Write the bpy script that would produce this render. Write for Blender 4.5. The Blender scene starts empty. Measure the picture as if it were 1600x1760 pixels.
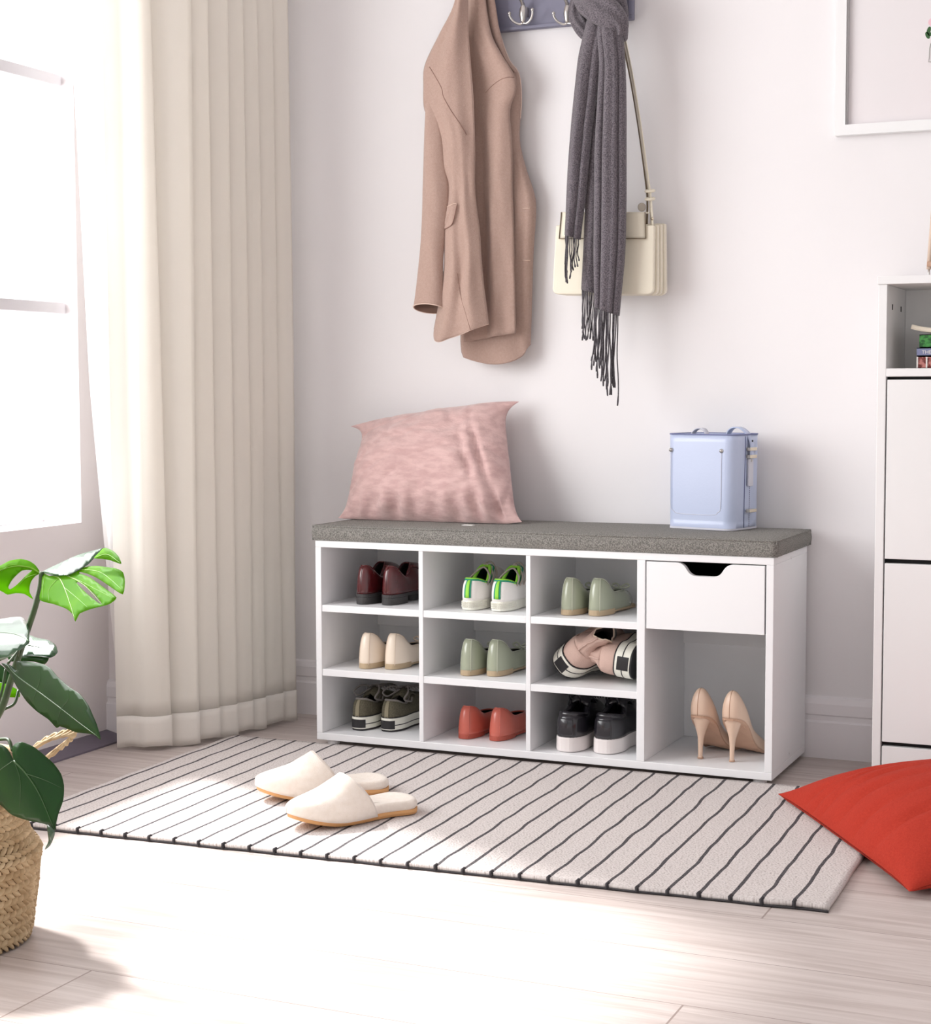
import bpy, bmesh, math, random
from math import sin, cos, pi, sqrt, radians
from mathutils import Vector, Matrix, noise
from mathutils.geometry import delaunay_2d_cdt

SC = bpy.context.scene
COL = SC.collection
random.seed(7)

# ------------------------------------------------------------------ camera
CAM = Vector((1.8385, -3.635, 0.7966))
FPX = 2909.9
_ya, _pi, _ro = -0.4174, -0.0717, -0.0026
_f = Vector((sin(_ya)*cos(_pi), cos(_ya)*cos(_pi), sin(_pi)))
_r = Vector((cos(_ya), -sin(_ya), 0.0))
_u = _r.cross(_f)
R2 = _r*cos(_ro) + _u*sin(_ro)
U2 = -_r*sin(_ro) + _u*cos(_ro)
cam = bpy.data.objects.new('camera', bpy.data.cameras.new('camera'))
COL.objects.link(cam)
cam.data.sensor_fit = 'HORIZONTAL'
cam.data.sensor_width = 36.0
cam.data.lens = 36.0*FPX/1600.0
cam.data.clip_start = 0.05
M = Matrix((R2, U2, -_f)).transposed().to_4x4()
M.translation = CAM
cam.matrix_world = M
SC.camera = cam

# ------------------------------------------------------------------ view and light
vs = SC.view_settings
vs.view_transform = 'Standard'; vs.look = 'None'; vs.gamma = 1.0; vs.use_curve_mapping = False
vs.exposure = 0.06
world = bpy.data.worlds.new('world'); SC.world = world; world.use_nodes = True
bg = world.node_tree.nodes['Background']
bg.inputs[0].default_value = (1.0, 1.0, 1.0, 1)
# bright daylight sky on the window side, dimmer surroundings elsewhere
_wn = world.node_tree.nodes; _wl = world.node_tree.links
_tc = _wn.new('ShaderNodeTexCoord'); _sx = _wn.new('ShaderNodeSeparateXYZ'); _mr = _wn.new('ShaderNodeMapRange')
_mr.interpolation_type = 'SMOOTHSTEP'
_wl.new(_tc.outputs['Generated'], _sx.inputs[0]); _wl.new(_sx.outputs[0], _mr.inputs[0])
_mr.inputs[1].default_value = -0.25; _mr.inputs[2].default_value = -0.60; _mr.inputs[3].default_value = 0.74; _mr.inputs[4].default_value = 2.4
_wl.new(_mr.outputs[0], bg.inputs[1])

def light(name, kind, loc, direction, energy, color, **kw):
    d = bpy.data.lights.new(name, kind); d.energy = energy; d.color = color
    for k, v in kw.items(): setattr(d, k, v)
    o = bpy.data.objects.new(name, d); COL.objects.link(o)
    o.location = loc
    o.rotation_euler = Vector(direction).to_track_quat('-Z', 'Y').to_euler()
    return o
# low sun through the window (azimuth to the right and towards the viewer)
light('sun', 'SUN', (-3, 1, 3), (1.0, -0.40, -1.10), 8.5, (1.0, 0.975, 0.955), angle=radians(6))
# bright sky outside the window
light('window_daylight', 'AREA', (-0.95, -1.75, 1.45), (1.0, 0.28, -0.12), 46.0, (0.995, 1.0, 1.0),
      shape='RECTANGLE', size=1.9, size_y=1.5)

# ------------------------------------------------------------------ helpers
def lin(c):
    c /= 255.0
    return c/12.92 if c <= 0.04045 else ((c+0.055)/1.055)**2.4
def rgb(r, g, b): return (lin(r), lin(g), lin(b), 1.0)

def mat(name, color, rough=0.6, metal=0.0, noise_amt=0.0, noise_scale=20.0, color2=None, bump=0.0, bump_scale=200.0,
        coat=0.0, sheen=0.0, transl=0.0, spec=0.5, stretch=(1, 1, 1), transl_color=None):
    m = bpy.data.materials.new(name); m.use_nodes = True
    nt = m.node_tree; N = nt.nodes; Lk = nt.links
    b = N['Principled BSDF']; out = N['Material Output']
    b.inputs['Base Color'].default_value = color
    b.inputs['Roughness'].default_value = rough
    b.inputs['Metallic'].default_value = metal
    b.inputs['Specular IOR Level'].default_value = spec
    b.inputs['Coat Weight'].default_value = coat
    b.inputs['Coat Roughness'].default_value = 0.12
    b.inputs['Sheen Weight'].default_value = sheen
    tc = N.new('ShaderNodeTexCoord'); mp = N.new('ShaderNodeMapping')
    Lk.new(tc.outputs['Object'], mp.inputs[0]); mp.inputs['Scale'].default_value = stretch
    if color2 is not None:
        n = N.new('ShaderNodeTexNoise'); n.inputs['Scale'].default_value = noise_scale; n.inputs['Detail'].default_value = 4
        Lk.new(mp.outputs[0], n.inputs['Vector'])
        mr = N.new('ShaderNodeMapRange'); mr.inputs[1].default_value = 0.5-0.2/max(noise_amt, .01)*0.5
        mr.inputs[2].default_value = 0.5+0.2/max(noise_amt, .01)*0.5
        Lk.new(n.outputs[0], mr.inputs[0])
        mx = N.new('ShaderNodeMix'); mx.data_type = 'RGBA'
        mx.inputs[6].default_value = color; mx.inputs[7].default_value = color2
        Lk.new(mr.outputs[0], mx.inputs[0]); Lk.new(mx.outputs[2], b.inputs['Base Color'])
    if bump > 0:
        n2 = N.new('ShaderNodeTexNoise'); n2.inputs['Scale'].default_value = bump_scale; n2.inputs['Detail'].default_value = 3
        Lk.new(mp.outputs[0], n2.inputs['Vector'])
        bp = N.new('ShaderNodeBump'); bp.inputs['Strength'].default_value = bump; bp.inputs['Distance'].default_value = 0.002
        Lk.new(n2.outputs[0], bp.inputs['Height']); Lk.new(bp.outputs[0], b.inputs['Normal'])
    if transl > 0:
        t = N.new('ShaderNodeBsdfTranslucent'); t.inputs[0].default_value = transl_color or color
        ms = N.new('ShaderNodeMixShader'); ms.inputs[0].default_value = transl
        Lk.new(b.outputs[0], ms.inputs[1]); Lk.new(t.outputs[0], ms.inputs[2]); Lk.new(ms.outputs[0], out.inputs[0])
    return m

def tag(o, label=None, cat=None, group=None, kind=None):
    if label: o['label'] = label
    if cat: o['category'] = cat
    if group: o['group'] = group
    if kind: o['kind'] = kind
    return o

def thing(name, label, cat, loc=(0, 0, 0), rot=(0, 0, 0), group=None):
    o = bpy.data.objects.new(name, None); COL.objects.link(o)
    o.empty_display_size = 0.05
    o.location = loc; o.rotation_euler = rot
    return tag(o, label, cat, group)

def mk(name, verts, faces, material, parent=None, smooth=True, world=False, solid=0.0, sub=0, bevel=0.0, offset=-1, lining=None, label=None):
    me = bpy.data.meshes.new(name)
    me.from_pydata([tuple(v) for v in verts], [], faces); me.validate(); me.update()
    bm = bmesh.new(); bm.from_mesh(me); bmesh.ops.recalc_face_normals(bm, faces=bm.faces) if solid == 0 else None
    bm.to_mesh(me); bm.free()
    if smooth: me.polygons.foreach_set('use_smooth', [True]*len(me.polygons))
    me.materials.append(material)
    if lining: me.materials.append(lining)
    o = bpy.data.objects.new(name, me); COL.objects.link(o)
    if parent is not None:
        o.parent = parent
        if world:
            p = parent; mw = Matrix.Identity(4)
            while p is not None:
                mw = (p.matrix_parent_inverse @ p.matrix_basis) @ mw; p = p.parent
            o.matrix_parent_inverse = mw.inverted()
    if solid:
        s = o.modifiers.new('solid', 'SOLIDIFY'); s.thickness = solid; s.offset = offset
        if lining: s.material_offset = 1
    if bevel:
        b = o.modifiers.new('bevel', 'BEVEL'); b.width = bevel; b.segments = 3; b.limit_method = 'ANGLE'; b.angle_limit = radians(40)
        b.harden_normals = False
    if sub:
        s = o.modifiers.new('sub', 'SUBSURF'); s.levels = sub; s.render_levels = sub
    if label: o['label'] = label
    return o

class MB:
    def __init__(s): s.v = []; s.f = []
    def add(s, v, f):
        n = len(s.v); s.v += [Vector(p) for p in v]; s.f += [tuple(i+n for i in q) for q in f]; return s
    def box(s, x0, x1, y0, y1, z0, z1):
        return s.add([(x0, y0, z0), (x1, y0, z0), (x1, y1, z0), (x0, y1, z0), (x0, y0, z1), (x1, y0, z1), (x1, y1, z1), (x0, y1, z1)],
                     [(0, 3, 2, 1), (4, 5, 6, 7), (0, 1, 5, 4), (1, 2, 6, 5), (2, 3, 7, 6), (3, 0, 4, 7)])
    def tube(s, pts, r, n=8, closed=False, cap=True):
        pts = [Vector(p) for p in pts]; k = len(pts); rings = []
        up = Vector((0.13, 0.21, 0.97))
        prev = None
        for i, p in enumerate(pts):
            a = pts[(i-1) % k] if (closed or i > 0) else p
            b = pts[(i+1) % k] if (closed or i < k-1) else p
            t = (b-a).normalized() if (b-a).length > 1e-9 else Vector((0, 0, 1))
            if prev is None:
                side = t.cross(up)
                if side.length < 1e-3: side = t.cross(Vector((1, 0, 0)))
                side.normalize()
            else:
                side = prev - t*prev.dot(t)
                side = side.normalized() if side.length > 1e-6 else t.orthogonal().normalized()
            prev = side; w = t.cross(side)
            rr = r[i] if isinstance(r, (list, tuple)) else r
            rings.append([p + (side*cos(2*pi*j/n) + w*sin(2*pi*j/n))*rr for j in range(n)])
        v = [q for R in rings for q in R]; f = []
        for i in range(k if closed else k-1):
            a = i*n; b = ((i+1) % k)*n
            for j in range(n): f.append((a+j, a+(j+1) % n, b+(j+1) % n, b+j))
        if cap and not closed:
            f.append(tuple(range(n-1, -1, -1))); f.append(tuple((k-1)*n+j for j in range(n)))
        return s.add(v, f)
    def lathe(s, prof, n=48, c=(0, 0, 0)):
        v = []; f = []
        for r, z in prof:
            for j in range(n):
                a = 2*pi*j/n; v.append((c[0]+r*cos(a), c[1]+r*sin(a), c[2]+z))
        for i in range(len(prof)-1):
            for j in range(n): f.append((i*n+j, i*n+(j+1) % n, (i+1)*n+(j+1) % n, (i+1)*n+j))
        return s.add(v, f)
    def grid(s, rows, closed=False):
        n = len(rows[0]); v = [p for r in rows for p in r]; f = []
        for i in range(len(rows)-1):
            for j in range(n if closed else n-1):
                f.append((i*n+j, i*n+(j+1) % n, (i+1)*n+(j+1) % n, (i+1)*n+j))
        return s.add(v, f)
    def prism(s, poly, axis, a, b):
        """extrude a 2-d polygon along an axis (0,1,2) from a to b"""
        def P(p, t):
            q = list(p); q.insert(axis, t); return q
        n = len(poly)
        v = [P(p, a) for p in poly] + [P(p, b) for p in poly]
        f = [tuple(range(n)), tuple(range(2*n-1, n-1, -1))] + [(i, n+i, n+(i+1) % n, (i+1) % n) for i in range(n)]
        return s.add(v, f)
    def xf(s, m):
        s.v = [m @ p for p in s.v]; return s
    def build(s, name, material, parent=None, **k):
        return mk(name, s.v, s.f, material, parent, **k)

def catmull(pts, n):
    pts = [Vector(p) for p in pts]; P = [pts[0]*2-pts[1]] + pts + [pts[-1]*2-pts[-2]]
    out = []; k = len(pts)-1
    for i in range(n):
        t = i/(n-1)*k; j = min(int(t), k-1); t -= j
        a, b, c, d = P[j:j+4]
        out.append(0.5*((2*b)+(c-a)*t+(2*a-5*b+4*c-d)*t*t+(3*b-a-3*c+d)*t**3))
    return out
def resample(pts, n):
    pts = [Vector(p) for p in pts]; d = [0]
    for a, b in zip(pts, pts[1:]): d.append(d[-1]+(b-a).length)
    out = []; j = 0
    for i in range(n):
        t = d[-1]*i/(n-1)
        while j < len(pts)-2 and d[j+1] < t: j += 1
        w = (t-d[j])/max(d[j+1]-d[j], 1e-9)
        out.append(pts[j].lerp(pts[j+1], min(max(w, 0), 1)))
    return out
def from_photo(px, py, yplane):
    """where the sight line of a measured photo point meets the upright plane y = yplane"""
    d = _f + R2*((px-800)/FPX) - U2*((py-880)/FPX)
    return CAM + d*((yplane-CAM.y)/d.y)
def dup(root, loc=None, rot=None, label=None, group=None, scale=None):
    r = root.copy(); COL.objects.link(r)
    if loc is not None: r.location = loc
    if rot is not None: r.rotation_euler = rot
    if scale is not None: r.scale = scale
    if label: r['label'] = label
    if group: r['group'] = group
    for ch in list(root.children):
        c = ch.copy(); COL.objects.link(c); c.parent = r
        for g in list(ch.children):
            d = g.copy(); COL.objects.link(d); d.parent = c
    return r
def nz(x, y, z=0.0): return noise.noise(Vector((x, y, z)))

# ------------------------------------------------------------------ materials
M_WALL = mat('wall_paint', rgb(238, 235, 236), 0.85, color2=rgb(235, 232, 233), noise_amt=.3, noise_scale=2)
M_WALLW = mat('window_wall_paint', rgb(236, 230, 231), 0.85)
M_TRIM = mat('trim_paint', rgb(240, 236, 238), 0.5)
M_WINDOW = mat('window_frame_white', rgb(226, 224, 228), 0.4)
M_WHITE = mat('white_laminate', rgb(243, 243, 244), 0.38, color2=rgb(240, 240, 242), noise_amt=.3, noise_scale=3)
M_CAB = mat('cabinet_white', rgb(238, 237, 237), 0.42)
M_DARKGAP = mat('dark_inside', rgb(22, 20, 22), 0.8)  # near-black stands in for the shade inside drawer, door gaps and peg holes
M_THRESH = mat('grey_violet_skirting', rgb(110, 102, 116), 0.5)
M_CURT = mat('curtain_cotton', rgb(252, 248, 241), 0.9, transl=0.42, bump=.25, bump_scale=900, transl_color=rgb(255, 252, 246))
M_HEM = mat('curtain_hem', rgb(250, 245, 238), 0.9, transl=0.25, bump=.25, bump_scale=900)
M_SHEER = mat('curtain_sheer', rgb(252, 251, 250), 0.9, transl=0.7)
M_COAT = mat('blush_wool', rgb(180, 153, 141), 0.95, color2=rgb(172, 144, 132), noise_amt=.5, noise_scale=240, bump=.5, bump_scale=700, sheen=.15)
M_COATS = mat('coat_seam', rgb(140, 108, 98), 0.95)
M_COATE = mat('coat_edge', rgb(222, 196, 182), 0.9)
M_SCARF = mat('charcoal_scarf', rgb(122, 114, 120), 0.95, color2=rgb(72, 67, 73), noise_amt=.7, noise_scale=420, bump=.6, bump_scale=500, sheen=.2)
M_FRINGE = mat('scarf_fringe', rgb(92, 88, 93), 0.95, color2=rgb(72, 68, 72), noise_amt=1, noise_scale=300)
M_CREAML = mat('cream_leather', rgb(232, 224, 205), 0.38, coat=.15, bump=.1, bump_scale=300)
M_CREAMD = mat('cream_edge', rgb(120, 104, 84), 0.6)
M_METAL = mat('brushed_nickel', rgb(205, 202, 198), 0.28, metal=1.0)
M_GOLD = mat('pale_gold', rgb(226, 216, 196), 0.25, metal=1.0)
M_RACK = mat('slate_paint', rgb(122, 121, 140), 0.5)
M_GREYF = mat('grey_linen', rgb(150, 147, 141), 0.95, color2=rgb(104, 102, 98), noise_amt=1.0, noise_scale=480, bump=.8, bump_scale=520)
M_PINK = mat('blush_velvet', rgb(196, 160, 157), 0.8, color2=rgb(210, 176, 172), noise_amt=.9, noise_scale=55, bump=.5, bump_scale=240, sheen=.5, stretch=(.6, 1, 1.6))
M_RED = mat('red_linen', rgb(186, 60, 44), 0.9, color2=rgb(170, 50, 36), noise_amt=.35, noise_scale=300, bump=.45, bump_scale=800, spec=.2)
M_BLUE = mat('powder_blue_leather', rgb(184, 194, 220), 0.36, coat=.2, bump=.08, bump_scale=260)
M_BLUED = mat('blue_stitch', rgb(116, 122, 160), 0.7)
M_BLUEE = mat('pale_bag_edge', rgb(206, 206, 216), 0.6)
M_BLUEIN = mat('bag_inside', rgb(120, 124, 142), 0.8)

def floor_mat():
    m = bpy.data.materials.new('pale_oak_planks'); m.use_nodes = True
    nt = m.node_tree; N = nt.nodes; L = nt.links; b = N['Principled BSDF']
    tc = N.new('ShaderNodeTexCoord'); sp = N.new('ShaderNodeSeparateXYZ'); L.new(tc.outputs['Object'], sp.inputs[0])
    def mth(op, a, b_=None, c=None):
        n = N.new('ShaderNodeMath'); n.operation = op
        for i, q in enumerate((a, b_, c)):
            if q is None: continue
            if isinstance(q, (int, float)): n.inputs[i].default_value = q
            else: L.new(q, n.inputs[i])
        return n.outputs[0]
    X, Y = sp.outputs[0], sp.outputs[1]
    yy = mth('DIVIDE', mth('ADD', Y, 1.757+1.98), 0.198)
    row = mth('FLOOR', yy); fy = mth('FRACT', yy)
    xs = mth('DIVIDE', mth('ADD', mth('MULTIPLY_ADD', mth('COMPARE', row, 12.0, 0.1), 0.9, X), mth('MULTIPLY_ADD', row, -0.785, 10*2.35-0.44+0.785*9)), 2.35)
    brd = mth('FLOOR', xs); fx = mth('FRACT', xs)
    ey = mth('MINIMUM', fy, mth('SUBTRACT', 1.0, fy)); ex = mth('MINIMUM', fx, mth('SUBTRACT', 1.0, fx))
    seam = mth('MAXIMUM', mth('LESS_THAN', ey, 0.0045), mth('LESS_THAN', ex, 0.0006))
    cmb = N.new('ShaderNodeCombineXYZ'); L.new(row, cmb.inputs[0]); L.new(brd, cmb.inputs[1])
    wn = N.new('ShaderNodeTexWhiteNoise'); L.new(cmb.outputs[0], wn.inputs['Vector'])
    # grain: noise stretched along the boards, shifted per board
    cm2 = N.new('ShaderNodeCombineXYZ')
    L.new(mth('MULTIPLY_ADD', wn.outputs[0], 9.0, mth('MULTIPLY', X, 1.6)), cm2.inputs[0])
    L.new(mth('MULTIPLY', Y, 26.0), cm2.inputs[1]); L.new(wn.outputs[0], cm2.inputs[2])
    n1 = N.new('ShaderNodeTexNoise'); n1.inputs['Scale'].default_value = 1.6; n1.inputs['Detail'].default_value = 7; n1.inputs['Roughness'].default_value = .62; n1.inputs['Distortion'].default_value = 1.1
    L.new(cm2.outputs[0], n1.inputs['Vector'])
    rp = N.new('ShaderNodeValToRGB'); L.new(n1.outputs[0], rp.inputs[0])
    rp.color_ramp.elements[0].position = .3; rp.color_ramp.elements[0].color = rgb(182, 168, 162)
    rp.color_ramp.elements[1].position = .62; rp.color_ramp.elements[1].color = rgb(208, 197, 192)
    mx = N.new('ShaderNodeMix'); mx.data_type = 'RGBA'; mx.blend_type = 'MULTIPLY'
    L.new(rp.outputs[0], mx.inputs[6])
    tn = N.new('ShaderNodeMapRange'); L.new(wn.outputs[0], tn.inputs[0]); tn.inputs[3].default_value = .93; tn.inputs[4].default_value = 1.0
    L.new(tn.outputs[0], mx.inputs[7]); mx.inputs[0].default_value = 1.0
    m2 = N.new('ShaderNodeMix'); m2.data_type = 'RGBA'; L.new(seam, m2.inputs[0]); L.new(mx.outputs[2], m2.inputs[6]); m2.inputs[7].default_value = rgb(150, 134, 127)
    L.new(m2.outputs[2], b.inputs['Base Color'])
    b.inputs['Roughness'].default_value = .42; b.inputs['Specular IOR Level'].default_value = .35
    bp = N.new('ShaderNodeBump'); bp.inputs['Strength'].default_value = .12; bp.inputs['Distance'].default_value = .002
    L.new(n1.outputs[0], bp.inputs['Height']); L.new(bp.outputs[0], b.inputs['Normal'])
    return m
M_FLOOR = floor_mat()

# ------------------------------------------------------------------ setting
XW = -0.486       # face of the window wall
YP = -0.426       # where the window bay returns to the pier in the corner
XR, YF, ZC = 3.3, -5.2, 2.55
def struct(name, mb, m, parent=None, **k):
    o = mb.build(name, m, parent, smooth=False, **k)
    if parent is None: o['kind'] = 'structure'
    return o
struct('floor', MB().box(-0.7, XR, YF, 0.12, -0.05, 0.0), M_FLOOR)
struct('ceiling', MB().box(-0.7, XR, YF, 0.12, ZC, ZC+.05), M_WALL)
struct('wall_back', MB().box(-0.42, XR, 0.0, 0.12, 0.0, ZC), M_WALL)
struct('wall_right', MB().box(XR, XR+.1, -2.2, 0.12, 0.0, ZC), M_WALL)
WY1, WY0, WZ0, WZ1 = -0.52, -3.0, 0.503, 1.98    # window opening
wl = MB()
wl.box(-0.62, -0.42, YP, 0.12, 0, ZC)              # pier in the corner
wl.box(-0.62, XW, WY1, YP, 0, ZC)
wl.box(-0.62, XW, WY0, WY1, 0, WZ0)
wl.box(-0.62, XW, WY0, WY1, WZ1, ZC)
wl.box(-0.62, XW, YF, WY0, 0, ZC)
struct('wall_left', wl, M_WALLW)
# window: frame members and glazing bars
w1 = MB()
w1.box(-0.60, -0.57, WY0, WY0+.03, WZ0, WZ1)
w1.box(-0.60, -0.59, WY0, WY1, WZ0, WZ0+.004); w1.box(-0.60, -0.57, WY0, WY1, WZ1-.03, WZ1)
wf = struct('window_1', w1, M_WINDOW)
for zz in (0.9815, 1.481):
    MB().box(-0.560, -0.515, WY0, WY1-.004, zz-.0125, zz+.0125).build('glazing_bar', M_WINDOW, wf, smooth=False, bevel=.002)
struct('trim_1', MB().prism([(XW, 0.0), (-0.42, 0.0), (-0.424, 0.006), (XW, 0.016)], 1, -4.0, YP-.001) if False else
       MB().add([(XW, -4, 0), (-.425, -4, 0), (-.425, YP, 0), (XW, YP, 0), (XW, -4, .018), (-.425, -4, .004), (-.425, YP, .004), (XW, YP, .018)],
                [(0, 1, 2, 3), (4, 5, 6, 7), (0, 4, 5, 1), (1, 5, 6, 2), (2, 6, 7, 3), (3, 7, 4, 0)]), M_THRESH)
BB = [(0, 0), (-.014, 0), (-.014, .078), (-.009, .082), (-.009, .092), (-.012, .095), (-.012, .118), (-.008, .130), (0, .134)]
struct('baseboard_back', MB().prism([(y, z) for y, z in BB], 0, -0.42, XR), M_TRIM)
bl = MB().prism([(YP+y, z) for y, z in BB], 0, XW, -0.406)
bl.prism([(-0.42-y, z) for y, z in BB], 1, YP, -0.014)
struct('baseboard_left', bl, M_TRIM)

# ------------------------------------------------------------------ curtain
def curtain():
    t = thing('curtain', 'tall cream pleated curtain hanging beside the window, hem near the floor', 'curtain', (-0.25, -0.32, 0.0))
    E_ = [(-.3165, -.5330), (-.2750, -.4910), (-.2390, -.4330), (-.2225, -.3730), (-.2080, -.3200), (-.2000, -.2640), (-.1930, -.2180), (-.1850, -.1480), (-.1760, -.1020)]
    dep = [0, .030, .024, .026, .024, .022, .022, .024, .010]
    def line(z):
        k = z/2.42; pts = []
        E2 = []
        for i, (x, y) in enumerate(E_):
            w = .010*nz(i*3.1, z*.55, 1)*min(1, z*1.5) + (.030*k*(i-1)/2 if i in (2,) else 0) - (.030*k if i == 1 else 0)
            E2.append(Vector((x-.005*k+w*.35, y+w*.9-.006*k, 0)))
        p = E2[0]; d0 = Vector((-.03, -.02, 0))
        pts.append([p+Vector((-.060, -.020, 0)), p+Vector((-.035, .004, 0)), p+Vector((-.012, .002, 0)), p])
        for i in range(1, len(E2)):
            a, b = E2[i-1], E2[i]
            tn = (b-a).normalized(); nn = Vector((tn.y, -tn.x, 0)); nn = nn if nn.x > 0 else -nn
            st = a if i == 1 else a-nn*dep[i-1]*(1-.15*k)-tn*.010
            seg = []
            for j in range(1, 11):
                u = j/10; q = st.lerp(b, u)+nn*(.006*sin(pi*u)**1.2*(1+.6*nz(i*2., z*.8, 5)))
                seg.append(q)
            if i > 1:
                mid = [a.lerp(st, q)+tn*(.003*(1-q)) for q in (.12, .4, .7, 1)]
                mid[0] = a+tn*.0022-nn*.002
                pts.append(mid)
            pts.append(seg)
        return [q for g in pts for q in g]
    n = len(line(0))
    zs = [0.076+(2.42-.076)*(i/44)**1.1 for i in range(45)]
    MB().grid([[q+Vector((0, 0, z)) for q in line(z)] for z in zs]).build('drape', M_CURT, t, world=True, solid=.0012)
    rows = []
    for k in range(5):
        rows.append([q+Vector((0, 0, .077+(.007+.004*sin(j*.21)-.077)*k/4)) for j, q in enumerate(line(.07))])
    MB().grid(rows).build('hem', M_HEM, t, world=True, solid=.0030)
    MB().tube([(-.42, -.70, 2.44), (-.30, -.50, 2.44), (-.2, -.06, 2.44)], .008).build('curtain_rail', M_WINDOW, t, world=True)
    t2 = thing('sheer_curtain', 'thin white sheer curtain strip between the window and the cream curtain', 'curtain', (-0.40, -0.50, 0.0))
    rows = []
    for i in range(31):
        z = .012+2.4*i/30; r = []
        for j in range(91):
            s = j/90; ph = s*2*pi*4
            y0 = -.505-.050*min(1, z/.8)-.060*z
            r.append(Vector((-.398+.005*sin(ph)+.003*nz(s*6, z), y0+s*(-.38-y0)+.004*cos(ph), z)))
        rows.append(r)
    MB().grid(rows).build('sheer_panel', M_SHEER, t2, world=True)
curtain()

# ------------------------------------------------------------------ rug
def rug_mat():
    m = bpy.data.materials.new('striped_cotton_rug'); m.use_nodes = True
    nt = m.node_tree; N = nt.nodes; L = nt.links; b = N['Principled BSDF']
    uv = N.new('ShaderNodeUVMap'); sp = N.new('ShaderNodeSeparateXYZ'); L.new(uv.outputs[0], sp.inputs[0])
    def mth(op, a, b_=None, c=None):
        n = N.new('ShaderNodeMath'); n.operation = op
        for i, q in enumerate((a, b_, c)):
            if q is None: continue
            if isinstance(q, (int, float)): n.inputs[i].default_value = q
            else: L.new(q, n.inputs[i])
        return n.outputs[0]
    n = N.new('ShaderNodeTexNoise'); n.inputs['Scale'].default_value = 9; n.inputs['Detail'].default_value = 1; L.new(uv.outputs[0], n.inputs['Vector'])
    n3 = N.new('ShaderNodeTexNoise'); n3.inputs['Scale'].default_value = 170; n3.inputs['Detail'].default_value = 1; L.new(uv.outputs[0], n3.inputs['Vector'])
    x = mth('ADD', mth('MULTIPLY_ADD', mth('SUBTRACT', n.outputs[0], .5), .010, sp.outputs[0]), mth('MULTIPLY', mth('SUBTRACT', n3.outputs[0], .5), .0012))
    # u is in metres from the right-hand end of the rug
    f = mth('FRACT', mth('DIVIDE', mth('ADD', x, 20*.0494-.052), .0494))
    e = mth('ABSOLUTE', mth('SUBTRACT', f, .5))
    st = mth('GREATER_THAN', e, .5-.062)
    bd = mth('LESS_THAN', x, .04); st = mth('MULTIPLY', st, mth('SUBTRACT', 1.0, bd))
    cs = N.new('ShaderNodeMapping'); cs.inputs['Scale'].default_value = (260, 330, 1); L.new(uv.outputs[0], cs.inputs[0])
    ch = N.new('ShaderNodeTexNoise'); ch.inputs['Scale'].default_value = 1.0; ch.inputs['Detail'].default_value = 2; L.new(cs.outputs[0], ch.inputs['Vector'])
    rp = N.new('ShaderNodeValToRGB'); L.new(ch.outputs[0], rp.inputs[0])
    rp.color_ramp.elements[0].position = .28; rp.color_ramp.elements[0].color = rgb(172, 162, 158)
    rp.color_ramp.elements[1].position = .5; rp.color_ramp.elements[1].color = rgb(218, 210, 207)
    rd = N.new('ShaderNodeValToRGB'); L.new(ch.outputs[0], rd.inputs[0])
    rd.color_ramp.elements[0].position = .3; rd.color_ramp.elements[0].color = rgb(44, 42, 46)
    rd.color_ramp.elements[1].position = .62; rd.color_ramp.elements[1].color = rgb(104, 100, 102)
    mx = N.new('ShaderNodeMix'); mx.data_type = 'RGBA'; L.new(st, mx.inputs[0]); L.new(rp.outputs[0], mx.inputs[6]); L.new(rd.outputs[0], mx.inputs[7])
    L.new(mx.outputs[2], b.inputs['Base Color']); b.inputs['Roughness'].default_value = .95; b.inputs['Specular IOR Level'].default_value = .15
    bp = N.new('ShaderNodeBump'); bp.inputs['Strength'].default_value = .8; bp.inputs['Distance'].default_value = .003
    L.new(ch.outputs[0], bp.inputs['Height']); L.new(bp.outputs[0], b.inputs['Normal'])
    return m
RFL, RFR, RRR, RRL = Vector((-.185, -1.180)), Vector((1.317, -1.096)), Vector((1.297, -.325)), Vector((-.207, -.340))
def rug_h(s, v):
    d = min(v, 1-v)
    return .009+.0016*nz(s*14, v*3, 5)*(1-v) + (.004*max(0, nz(s*9, 1.3))*max(0, 1-v*8))
def rug():
    t = thing('striped_rug', 'pale pinkish flatweave runner rug with thin dark stripes on the floor before the bench', 'rug', (.55, -.74, 0))
    NU, NV = 150, 46
    verts = []; faces = []; uvs = []
    def P(s, v):
        a = RFR.lerp(RFL, s); b = RRR.lerp(RRL, s); p = a.lerp(b, v)
        p = p + Vector((.0022*nz(v*9, s*3, 2), .0035*nz(s*22, v*2)))
        return p
    for i in range(NU+1):
        for j in range(NV+1):
            s, v = i/NU, j/NV; p = P(s, v); verts.append(Vector((p.x, p.y, rug_h(s, v)))); uvs.append((s*1.5, v*.78))
    n = NV+1
    for i in range(NU):
        for j in range(NV): faces.append((i*n+j, i*n+j+1, (i+1)*n+j+1, (i+1)*n+j))
    o = mk('rug_weave', verts, faces, rug_mat(), t, world=True, solid=.0075, offset=-1)
    # solidify must go downwards: make sure the face normals point up
    me = o.data
    if me.polygons[10].normal.z < 0: me.flip_normals()
    ul = me.uv_layers.new(name='UVMap')
    for lp in me.loops: ul.data[lp.index].uv = uvs[lp.vertex_index]
    M_YARN = mat('dark_yarn', rgb(60, 57, 60), .95)
    mb = MB()
    for k in range(29):
        s = (.052+.0494*k)/1.5
        if s > .99: break
        p = P(s, 0); h = rug_h(s, 0)
        r = .0026
        MB().tube([(p.x, p.y+.006, h+.0008), (p.x-.001, p.y-.001, h), (p.x, p.y-.0025, h-.004), (p.x+.001, p.y-.0015, .002)], r, 6).build('yarn_knot', M_YARN, t, world=True)
    mb = MB()
    pts = [(*(P(i/200, 0)+Vector((0, -.0015))), .0022) for i in range(201)]
    mb.tube(pts, .0018, 5); mb.build('edge_yarn', bpy.data.materials['dark_yarn'], t, world=True)
rug()

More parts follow.
